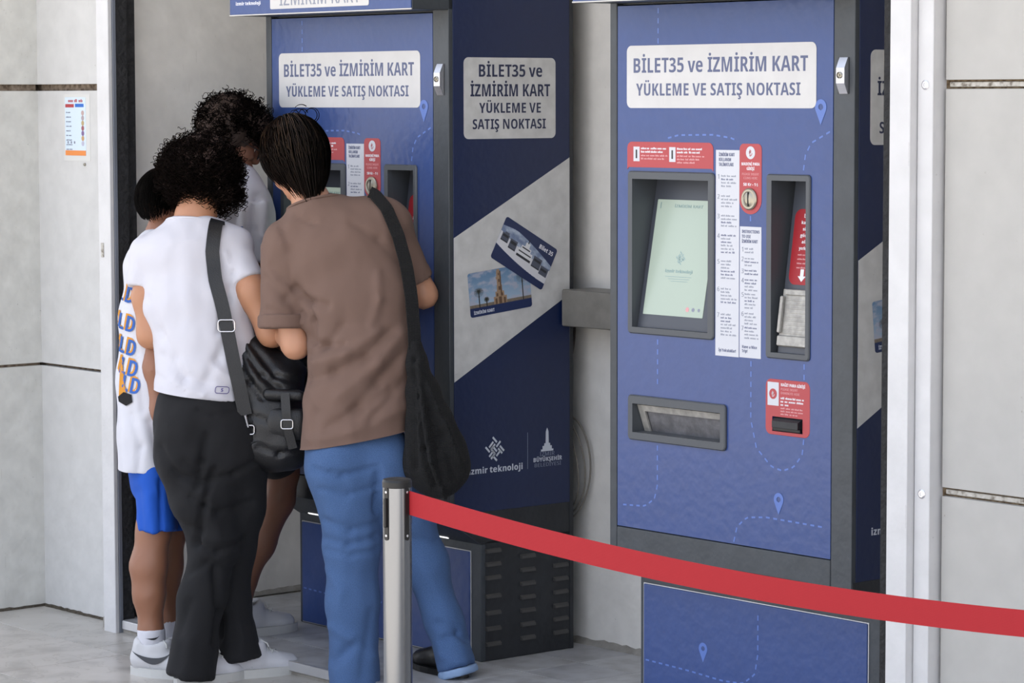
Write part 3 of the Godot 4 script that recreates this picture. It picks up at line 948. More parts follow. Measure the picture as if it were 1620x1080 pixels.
func printed_front(d: Node3D, z: float):
	var o := part(d, "label_plate", plate(round_rect(0.068, 1.632, 0.772, 1.798, 0.017), 0.0012), M.label_white, Vector3(0, 0, z))
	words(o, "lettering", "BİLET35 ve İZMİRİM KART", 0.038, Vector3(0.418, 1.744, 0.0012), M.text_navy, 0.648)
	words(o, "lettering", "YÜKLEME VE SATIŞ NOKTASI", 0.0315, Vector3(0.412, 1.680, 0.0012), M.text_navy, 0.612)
	# red strip above the screen, its lower corners flaring
	var r := PackedVector2Array()
	r.append_array([Vector2(0.402, 1.468), Vector2(0.402, 1.525)])
	for k in 6:
		r.append(Vector2(0.385 + 0.017 * cos(PI / 2 * k / 5), 1.525 + 0.017 * sin(PI / 2 * k / 5)))
	for k in 6:
		r.append(Vector2(0.087 - 0.017 * sin(PI / 2 * k / 5), 1.525 + 0.017 * cos(PI / 2 * k / 5)))
	r.append_array([Vector2(0.070, 1.468), Vector2(0.076, 1.474), Vector2(0.396, 1.474)])
	var rs := part(d, "red_label", plate(r, 0.001), M.red_print, Vector3(0, 0, z))
	for k in 2:
		var x := 0.095 + 0.140 * k
		pbox(rs, "icon", M.paper, Vector3(x, 1.490, 0.0008), Vector3(x + 0.024, 1.529, 0.0014), 0.0)
		pbox(rs, "icon_mark", M.black, Vector3(x + 0.009, 1.498, 0.0012), Vector3(x + 0.0145, 1.521, 0.0018), 0.0)
		for j in 2:
			print_line(rs, Vector3(x + 0.030, 1.525 - 0.009 * j, 0.0012), 0.100 - 0.012 * j, 0.0055, M.text_white)
		for j in 3 if k else 2:
			print_line(rs, Vector3(x + 0.030, 1.506 - 0.0085 * j, 0.0012), 0.104 - 0.014 * j, 0.0048, M.text_pale)
	# instructions
	var p1 := pbox(d, "instruction_strip", M.paper, Vector3(0.412, 0.988, z), Vector3(0.499, 1.524, z + 0.0008), 0.0)
	var c1 := Vector3(0.4555, 1.256, z + 0.0004)
	for k in 3:
		words(p1, "lettering", ["İZMİRİM KART", "KULLANIM", "TALİMATLARI"][k], 0.0085, Vector3(0.423, 1.512 - 0.0128 * k, z + 0.001) - c1, M.text_navy, [0.058, 0.044, 0.054][k], true, 0.0, 0.0, 1)
	var steps := [[1.457, 4], [1.405, 4], [1.354, 4], [1.303, 6], [1.236, 6], [1.164, 5], [1.097, 7]]
	for k in 7:
		instruction(p1, k + 1, steps[k][0], int(steps[k][1]), 0.418, 0.432, 0.060, z, c1)
	words(p1, "lettering", "İyi Yolculuklar!", 0.0075, Vector3(0.424, 1.003, z + 0.001) - c1, M.text_navy, 0.064, true, 0.0, 0.0, 1)
	var p2 := pbox(d, "instruction_strip", M.paper, Vector3(0.502, 0.989, z), Vector3(0.580, 1.328, z + 0.0008), 0.0)
	var c2 := Vector3(0.541, 1.1585, z + 0.0004)
	for k in 3:
		words(p2, "lettering", ["INSTRUCTIONS", "TO USE", "İZMİRİM KART"][k], 0.008, Vector3(0.509, 1.315 - 0.0125 * k, z + 0.001) - c2, M.text_navy, [0.064, 0.032, 0.058][k], true, 0.0, 0.0, 1)
	var st2 := [[1.271, 2], [1.246, 3], [1.215, 2], [1.191, 4], [1.154, 5], [1.104, 4], [1.067, 4]]
	for k in 7:
		instruction(p2, k + 1, st2[k][0], int(st2[k][1]), 0.508, 0.520, 0.052, z, c2)
	for k in 2:
		words(p2, "lettering", ["Have a Nice", "Trip!"][k], 0.0075, Vector3(0.511, 1.017 - 0.011 * k, z + 0.001) - c2, M.text_navy, [0.054, 0.020][k], true, 0.0, 0.0, 1)
	# coin label
	var cl := part(d, "red_label", plate(coin_outline(), 0.001), M.red_print, Vector3(0, 0, z))
	var cw := part(cl, "icon", plate(disc(0.540, 1.518, 0.0165), 0.0006), M.paper, Vector3(0, 0, 0.001))
	lira_sign(cw, Vector3(0.540, 1.518, 0.0008), 0.017, M.red_print)
	words(cl, "lettering", "MADENİ PARA", 0.0075, Vector3(0.540, 1.489, 0.0012), M.text_white, 0.066)
	words(cl, "lettering", "GİRİŞİ", 0.0075, Vector3(0.540, 1.477, 0.0012), M.text_white, 0.028)
	words(cl, "lettering", "PLEASE INSERT", 0.006, Vector3(0.540, 1.463, 0.0012), M.text_pale, 0.062, false)
	words(cl, "lettering", "COINS HERE", 0.006, Vector3(0.540, 1.453, 0.0012), M.text_pale, 0.050, false)
	words(cl, "lettering", "50 Kr - 1", 0.0075, Vector3(0.537, 1.4365, 0.0012), M.text_white, 0.044)
	lira_sign(cl, Vector3(0.565, 1.4365, 0.0014), 0.008, M.text_white)
	# banknote label, with the reader's opening in it
	var bl := part(d, "red_label", bezel(0.596, 0.796, 0.758, 0.943, 0.6225, 0.807, 0.731, 0.845, 0.001, 0.020, 0.0), M.red_print, Vector3(0, 0, z))
	var bw := pbox(bl, "icon", M.paper, Vector3(0.606, 0.873, 0.0008), Vector3(0.646, 0.933, 0.0016), 0.0)
	var bd := part(bl, "icon_disc", plate(disc(0.626, 0.903, 0.0135), 0.0006), M.red_print, Vector3(0, 0, 0.0015))
	lira_sign(bd, Vector3(0.626, 0.903, 0.0008), 0.014, M.paper)
	words(bl, "lettering", "KAĞIT PARA GİRİŞİ", 0.0075, Vector3(0.653, 0.928, 0.0012), M.text_white, 0.086, true, 0.0, 0.0, 1)
	words(bl, "lettering", "PLEASE INSERT", 0.006, Vector3(0.653, 0.917, 0.0012), M.text_pale, 0.060, false, 0.0, 0.0, 1)
	words(bl, "lettering", "BANKNOTE HERE", 0.006, Vector3(0.653, 0.907, 0.0012), M.text_pale, 0.066, false, 0.0, 0.0, 1)
	for k in 3:
		print_line(bl, Vector3(0.653, 0.894 - 0.0085 * k, 0.0012), [0.084, 0.082, 0.03][k], 0.0055, M.text_white)
	for k in 3:
		print_line(bl, Vector3(0.653, 0.868 - 0.0075 * k, 0.0012), [0.080, 0.082, 0.06][k], 0.0042, M.text_pale)
	# the printed routes
	var zz := Vector3(0, 0, -z)
	for pts in [
		[Vector2(0.19, 1.90), Vector2(0.19, 1.80)],
		[Vector2(0.19, 1.02), Vector2(0.19, 0.87)],
		[Vector2(0.19, 0.735), Vector2(0.19, 0.62), Vector2(0.178, 0.585), Vector2(0.14, 0.562), Vector2(0.04, 0.557)],
		[Vector2(0.225, 1.552), Vector2(0.27, 1.561), Vector2(0.40, 1.563), Vector2(0.47, 1.555), Vector2(0.497, 1.545)],
		[Vector2(0.540, 1.36), Vector2(0.540, 1.33)],
		[Vector2(0.544, 0.985), Vector2(0.544, 0.83), Vector2(0.565, 0.758), Vector2(0.62, 0.714), Vector2(0.66, 0.707), Vector2(0.70, 0.720), Vector2(0.73, 0.755), Vector2(0.735, 0.795)],
		[Vector2(0.735, 0.99), Vector2(0.735, 0.945)],
		[Vector2(0.728, 1.472), Vector2(0.735, 1.515), Vector2(0.755, 1.545), Vector2(0.822, 1.575)],
		[Vector2(0.482, 0.50), Vector2(0.495, 0.545), Vector2(0.53, 0.573), Vector2(0.60, 0.581), Vector2(0.72, 0.579), Vector2(0.82, 0.577)]]:
		dashes(d, curve_points(pts), 0.0, zz)
	map_pin(d, Vector3(0.788, 1.590, z + 0.0005), 0.066)
	map_pin(d, Vector3(0.647, 0.592, z + 0.0005), 0.058)

func lira_sign(parent: Node, at: Vector3, h: float, m: Material):
	var s := Soup.new()
	var w := h * 0.065
	s.quad(Vector3(-0.12 * h - w, -h / 2, 0), Vector3(-0.12 * h + w, -h / 2, 0), Vector3(-0.12 * h + w, h / 2, 0), Vector3(-0.12 * h - w, h / 2, 0), Vector3.BACK)
	for y in [0.02, 0.22]:
		s.quad(Vector3(-0.34 * h, (y - 0.10) * h - w, 0), Vector3(0.18 * h, (y + 0.10) * h - w, 0), Vector3(0.18 * h, (y + 0.10) * h + w, 0), Vector3(-0.34 * h, (y - 0.10) * h + w, 0), Vector3.BACK)
	for k in 8:
		var a := -PI / 2 + PI / 2 * k / 8.0
		var b := -PI / 2 + PI / 2 * (k + 1) / 8.0
		var c := Vector3(-0.12 * h, -0.06 * h, 0)
		var r0 := h * 0.44 - w
		var r1 := h * 0.44 + w
		s.quad(c + Vector3(cos(a), sin(a), 0) * r0, c + Vector3(cos(b), sin(b), 0) * r0, c + Vector3(cos(b), sin(b), 0) * r1, c + Vector3(cos(a), sin(a), 0) * r1, Vector3.BACK)
	part(parent, "lira_sign", s.mesh(), m, at)

func instruction(p: Node, n: int, y: float, lines: int, xn: float, xt: float, w: float, z: float, c: Vector3):
	words(p, "lettering", str(n), 0.012, Vector3(xn, y - 0.002, z + 0.001) - c, M.text_grey, 0.0, false, 0.0, 0.0, 1)
	for j in lines:
		print_line(p, Vector3(xt, y - 0.0088 * j, z + 0.0006) - c, w * rng.randf_range(0.6, 1.0), 0.0048, M.text_navy if rng.randf() < 0.2 else M.text_grey)

func coin_outline() -> PackedVector2Array:
	var o := PackedVector2Array()
	for k in 6:
		o.append(Vector2(0.566 + 0.014 * cos(PI / 2 * k / 5), 1.527 + 0.014 * sin(PI / 2 * k / 5)))
	for k in 6:
		o.append(Vector2(0.514 - 0.014 * sin(PI / 2 * k / 5), 1.527 + 0.014 * cos(PI / 2 * k / 5)))
	for k in 13:
		var a := PI + PI * k / 12
		o.append(Vector2(0.540 + 0.040 * cos(a), 1.396 + 0.036 * sin(a)))
	return o

# the print on the machine's right side; local x runs towards the back (x = -z of the machine)
func printed_side(s: Node3D):
	pbox(s, "graphic_sheet", M.navy, Vector3(-0.100, 0.447, -0.001), Vector3(0.352, 2.295, 0.002), 0.001)
	pbox(s, "edge_trim", M.body, Vector3(0.345, 0.0, -0.001), Vector3(0.3595, 2.295, 0.0035), 0.001)
	part(s, "side_skirt", plate(PackedVector2Array([Vector2(-0.112, 0.447), Vector2(-0.112, 0.428), Vector2(0.0, 0.352), Vector2(0.345, 0.352), Vector2(0.345, 0.447)]), 0.0015), M.body)
	var z := 0.002
	part(s, "white_band", plate(PackedVector2Array([Vector2(-0.1, 1.255), Vector2(-0.1, 0.836), Vector2(0.345, 1.075), Vector2(0.345, 1.482)]), 0.0008), M.band_white, Vector3(0, 0, z))
	var o := part(s, "label_plate", plate(round_rect(-0.061, 1.541, 0.290, 1.777, 0.017), 0.0010), M.band_white, Vector3(0, 0, z))
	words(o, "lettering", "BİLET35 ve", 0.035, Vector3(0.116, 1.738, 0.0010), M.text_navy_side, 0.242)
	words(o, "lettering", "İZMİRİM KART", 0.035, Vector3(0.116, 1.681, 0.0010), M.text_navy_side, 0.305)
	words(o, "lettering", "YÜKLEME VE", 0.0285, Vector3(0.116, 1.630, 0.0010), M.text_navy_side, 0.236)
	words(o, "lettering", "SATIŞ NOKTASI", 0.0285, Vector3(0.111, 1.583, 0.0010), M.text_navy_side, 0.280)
	# the two printed cards
	card(s, Vector3(0.073, 1.097, z + 0.0012), 0.10, 0.236, 0.130, card_tower())
	card(s, Vector3(0.166, 1.202, z + 0.0020), -0.495, 0.224, 0.134, card_ferry())
	# logos
	weave_mark(s, Vector3(0.052, 0.630, z + 0.0008), 0.060, M.logo_side)
	words(s, "lettering", "izmir teknoloji", 0.018, Vector3(0.057, 0.570, z), M.logo_side, 0.205)
	pbox(s, "rule", M.logo_dim, Vector3(0.1785, 0.560, z), Vector3(0.1800, 0.669, z + 0.0006), 0.0)
	part(s, "tower_emblem", plate(PackedVector2Array([Vector2(-0.024, 0.0), Vector2(-0.024, 0.006), Vector2(-0.018, 0.006), Vector2(-0.018, 0.016), Vector2(-0.012, 0.016), Vector2(-0.011, 0.024), Vector2(-0.006, 0.024), Vector2(-0.005, 0.058), Vector2(-0.003, 0.064), Vector2(0.0, 0.070), Vector2(0.003, 0.064), Vector2(0.005, 0.058), Vector2(0.006, 0.024), Vector2(0.011, 0.024), Vector2(0.012, 0.016), Vector2(0.018, 0.016), Vector2(0.018, 0.006), Vector2(0.024, 0.006), Vector2(0.024, 0.0)]), 0.0006), M.logo_side, Vector3(0.256, 0.608, z))
	words(s, "lettering", "İZMİR", 0.012, Vector3(0.256, 0.600, z), M.logo_dim, 0.058, false)
	words(s, "lettering", "BÜYÜKŞEHİR", 0.012, Vector3(0.258, 0.584, z), M.logo_side, 0.112)
	words(s, "lettering", "BELEDİYESİ", 0.011, Vector3(0.258, 0.568, z), M.logo_dim, 0.104, false)

func card(s: Node3D, at: Vector3, lean: float, w: float, h: float, im: Image):
	var m := mat(Color.WHITE, 0.4)
	m.albedo_texture = tex(im)
	var o := part(s, "printed_card", plate(round_rect(-w / 2, -h / 2, w / 2, h / 2, 0.008), 0.0006, Rect2(-w / 2, -h / 2, w, h)), m, at, Vector3(0, 0, lean))
	if lean < -0.2:
		words(o, "lettering", "Bilet 35", 0.0125, Vector3(w * 0.32, h * 0.34, 0.0007), M.text_white, 0.058)
	else:
		words(o, "lettering", "İZMİRİM KART", 0.009, Vector3(-w * 0.28, -h * 0.41, 0.0007), M.logo_side, 0.078)

func card_tower() -> Image:
	var w := 256
	var h := 144
	var im := Image.create(w, h, false, Image.FORMAT_RGB8)
	var n := FastNoiseLite.new()
	n.seed = 4
	n.frequency = 0.02
	n.fractal_octaves = 4
	for y in h:
		for x in w:
			var c := Color(0.36, 0.49, 0.62).lerp(Color(0.62, 0.70, 0.78), y / 110.0)
			c = c.lerp(Color(0.66, 0.66, 0.72), clamp(n.get_noise_2d(x, y * 1.8) * 1.6 + 0.25, 0, 0.8))
			if y > 104:
				c = Color(0.42, 0.38, 0.34).lerp(Color(0.5, 0.45, 0.38), n.get_noise_2d(x * 4.0, y * 9.0) + 0.5)
			if y > 114:
				c = Color(0.09, 0.16, 0.33)
			im.set_pixel(x, y, c)
	var stone := Color(0.60, 0.50, 0.40)
	var shade := Color(0.36, 0.27, 0.2)
	for r in [[117, 8, 18, 46], [114, 26, 22, 8], [119, 2, 12, 8], [115, 54, 22, 22], [108, 74, 36, 18], [100, 90, 54, 24]]:
		im.fill_rect(Rect2i(r[0], r[1], r[2], r[3]), stone)
	for r in [[124, 14, 4, 8], [123, 34, 6, 10], [122, 58, 8, 12], [112, 80, 7, 10], [132, 80, 7, 10], [121, 92, 12, 22], [106, 96, 8, 18], [141, 96, 8, 18], [130, 8, 5, 82]]:
		im.fill_rect(Rect2i(r[0], r[1], r[2], r[3]), shade)
	for p in [[40, 62, 54, 20], [70, 92, 24, 11], [222, 34, 82, 24]]:
		im.fill_rect(Rect2i(p[0] - 2, p[1], 4, p[2]), Color(0.13, 0.12, 0.1))
		for k in 26:
			var a := TAU * k / 26.0
			for j in int(p[3]):
				var q := Vector2(p[0] + cos(a) * j, p[1] + sin(a) * j * 0.8 + j * j * 0.012)
				if q.x >= 0 and q.x < w - 1 and q.y >= 0 and q.y < h - 1:
					im.set_pixel(int(q.x), int(q.y), Color(0.13, 0.14, 0.1))
	return im

func card_ferry() -> Image:
	var w := 256
	var h := 152
	var im := Image.create(w, h, false, Image.FORMAT_RGB8)
	var n := FastNoiseLite.new()
	n.seed = 9
	n.frequency = 0.02
	n.fractal_octaves = 4
	for y in h:
		for x in w:
			var u := x / 256.0
			var top := 22.0 + 34.0 * pow(abs(u - 0.25), 1.4) * 1.8
			var bot := 98.0 + 60.0 * u - 30.0 * u * u
			var c := Color(0.10, 0.16, 0.32)
			if y > top and y < bot:
				c = Color(0.42, 0.48, 0.60).lerp(Color(0.70, 0.74, 0.80), clamp(n.get_noise_2d(x, y * 1.6) + 0.4, 0, 1))
				if y > bot - 48:
					c = Color(0.82, 0.82, 0.84)
			im.set_pixel(x, y, c)
	var dark := Color(0.13, 0.14, 0.17)
	var white := Color(0.85, 0.85, 0.86)
	for r in [[10, 52, 34, 24], [20, 46, 20, 8], [52, 56, 34, 30], [96, 66, 68, 26], [106, 54, 46, 14], [120, 38, 20, 18], [172, 62, 40, 34], [214, 78, 38, 30]]:
		im.fill_rect(Rect2i(r[0], r[1], r[2], r[3]), white if r[0] in [96, 106, 120] else Color(0.30, 0.32, 0.38))
	for r in [[14, 56, 26, 8], [56, 62, 26, 10], [100, 74, 60, 4], [110, 58, 38, 4], [96, 88, 68, 8], [128, 26, 4, 14], [176, 70, 32, 8], [218, 86, 28, 8], [10, 76, 34, 4], [52, 86, 34, 4], [172, 96, 40, 4]]:
		im.fill_rect(Rect2i(r[0], r[1], r[2], r[3]), dark)
	return im

# ------------------------------------------------------------------ smaller things on the walls
func build_details():
	# cable duct between the two machines
	var d := thing("cable_duct", "grey metal cable box on the wall between the two ticket machines", "cable box", Vector3(0.17, 1.075, -0.36))
	pbox(d, "duct_body", M.duct, Vector3(-0.340, -0.055, -0.072), Vector3(0.343, 0.055, 0.053), 0.004)
	pbox(d, "mounting_plate", M.duct_back, Vector3(-0.235, -0.085, -0.0795), Vector3(0.343, 0.075, -0.070), 0.002)
	# cables: a loop and a drop
	var cb := thing("cable_loop", "thin grey cables hanging in a loop beside the first ticket machine", "cable", Vector3(-0.25, 0.582, -0.405))
	for k in 3:
		var pts := []
		for j in 25:
			var t := j / 24.0
			var r := 0.155 + 0.012 * k
			pts.append(Vector3(sin(t * PI) * (0.068 + 0.009 * k), (r - 0.02) * cos(t * PI), 0.02 - 0.012 * k + 0.01 * sin(t * 6.0 + k)))
		part(cb, "cable", tube(pts, [0.0028], 6), M.cable)
	var cd := thing("drop_cable", "dark cable dropping from the grey cable box behind the machine", "cable", Vector3(-0.235, 1.02, -0.40))
	var dp := []
	for j in 14:
		var t := j / 13.0
		dp.append(Vector3(0.02 - 0.05 * t * t, -0.19 * t, 0.0))
	part(cd, "cable", tube(dp, [0.004], 6), mat(Color(0.18, 0.13, 0.11), 0.6))
	# poster on the left wall
	var p := thing("poster", "small faded printed price notice taped on the white wall", "poster", Vector3(-1.844, 1.61, 0.3352))
	pbox(p, "tape_sheet", mat(Color(0.82, 0.82, 0.81), 0.25), Vector3(-0.072, -0.112, 0.0), Vector3(0.088, 0.106, 0.0006), 0.0)
	var sh := pbox(p, "sheet", mat(Color(0.80, 0.86, 0.92), 0.5), Vector3(-0.063, -0.095, 0.0004), Vector3(0.063, 0.095, 0.0014), 0.0)
	var z := 0.0006
	print_line(sh, Vector3(-0.042, 0.084, z), 0.092, 0.010, M.red_print)
	pbox(sh, "red_block", M.red_print, Vector3(-0.060, 0.062, 0.0), Vector3(-0.008, 0.073, z + 0.0004), 0.0)
	pbox(sh, "blue_block", mat(Color(0.20, 0.42, 0.75), 0.5), Vector3(0.0, 0.063, 0.0), Vector3(0.052, 0.074, z + 0.0004), 0.0)
	pbox(sh, "orange_strip", mat(Color(0.87, 0.53, 0.27), 0.5), Vector3(-0.0625, -0.0945, 0.0), Vector3(0.0625, -0.078, z + 0.0004), 0.0)
	for k in 9:
		print_line(sh, Vector3(-0.056, 0.046 - 0.015 * k, z), 0.03 + 0.014 * rng.randf(), 0.0045, M.text_grey)
	var tint := [Color(0.72, 0.62, 0.6), Color(0.66, 0.6, 0.62), Color(0.70, 0.62, 0.45), Color(0.60, 0.36, 0.38), Color(0.48, 0.38, 0.55), Color(0.75, 0.6, 0.42), Color(0.7, 0.7, 0.78)]
	for k in 7:
		part(sh, "printed_picture", plate(disc(0.045, 0.044 - 0.0165 * k, 0.0085, 12), 0.0003), mat(tint[k], 0.5), Vector3(0, 0, z))
	for k in 3:
		pbox(sh, "printed_figure", M.text_grey, Vector3(-0.05 + 0.02 * k, -0.056, 0.0), Vector3(-0.042 + 0.02 * k, -0.048, z + 0.0003), 0.0)
	var bo := thing("wall_bolt", "small dark bolt stub in the white wall below the notice", "bolt", Vector3(-1.79, 1.487, 0.335))
	part(bo, "stub", lathe([Vector2(0.005, 0), Vector2(0.005, 0.004), Vector2(0.003, 0.006), Vector2(0, 0.006)], 10), M.coin, Vector3.ZERO, Vector3(PI / 2, 0, 0))

# ------------------------------------------------------------------ belt barrier
func build_barrier():
	var A := Vector3(1.557, 0.0, 1.659)
	var Bq := Vector3(4.22, 0.0, 0.86)
	var face := deg_to_rad(49.91)
	stanchion(A, face, "brushed steel barrier post in front of the brown shirt")
	stanchion(Bq, face, "steel barrier post holding the far end of the red belt")
	var d := (Bq - A).normalized()
	var b := thing("barrier_belt", "red fabric barrier belt stretched from the steel post to the right", "barrier belt", A + Vector3(0, 0.846, 0))
	var s := Soup.new()
	var n := 48
	var L := (Bq - A).length() - 0.06
	var q := Vector3(d.z, 0, -d.x) * 0.0009
	var top := []
	for k in n + 1:
		var t := float(k) / n
		var x := 0.030 + L * t
		var sag := -0.125 * 4.0 * t * (1.0 - t)
		top.append(d * x + Vector3(0, sag, 0))
	for k in n:
		for side in [-1.0, 1.0]:
			var f: Vector3 = q.normalized() * side
			var o: Vector3 = q * side
			var lean0 := Vector3.ZERO
			s.quad(top[k] + o + Vector3(0, -0.0255, 0), top[k + 1] + o + Vector3(0, -0.0255, 0), top[k + 1] + o + Vector3(0, 0.0255, 0), top[k] + o + Vector3(0, 0.0255, 0), f)
		for v in [-0.0255, 0.0255]:
			s.quad(top[k] + q + Vector3(0, v, 0), top[k + 1] + q + Vector3(0, v, 0), top[k + 1] - q + Vector3(0, v, 0), top[k] - q + Vector3(0, v, 0), Vector3(0, sign(v), 0))
	part(b, "webbing", s.mesh(), M.belt)

func stanchion(at: Vector3, face: float, label: String):
	var t := thing("barrier_post", label, "barrier post", at, face, "belt barrier posts")
	part(t, "foot", lathe([Vector2(0.0, 0.0), Vector2(0.165, 0.0), Vector2(0.165, 0.012), Vector2(0.155, 0.020), Vector2(0.09, 0.034), Vector2(0.04, 0.042), Vector2(0.033, 0.05)], 48), M.stainless)
	part(t, "tube", lathe([Vector2(0.0308, 0.04), Vector2(0.0308, 0.880), Vector2(0.029, 0.882)], 48), M.stainless)
	part(t, "cap", lathe([Vector2(0.0295, 0.876), Vector2(0.0318, 0.878), Vector2(0.0318, 0.889), Vector2(0.0298, 0.894), Vector2(0.022, 0.896), Vector2(0.0, 0.8955)], 48), M.black)
	for k in 4:
		var a := deg_to_rad(-44.0 + 87.0 * k)
		var h := Node3D.new()
		h.name = "belt_slot"
		t.add_child(h, true)
		h.position = Vector3(0, 0.824, 0)
		h.rotation.y = a
		part(h, "slot_plate", plate(round_rect(-0.0055, -0.058, 0.0055, 0.055, 0.005), 0.004), M.black, Vector3(0, 0, 0.0285))
		for y in [-0.048, 0.045]:
			part(h, "screw", lathe([Vector2(0.0028, 0), Vector2(0.0028, 0.001), Vector2(0.0, 0.0015)], 10), M.chrome, Vector3(0, y, 0.0322), Vector3(PI / 2, 0, 0))
		if k == 0 or k == 2:
			pbox(h, "clip_holder", M.black, Vector3(-0.004, -0.030, 0.030), Vector3(0.004, 0.032, 0.0385), 0.002)

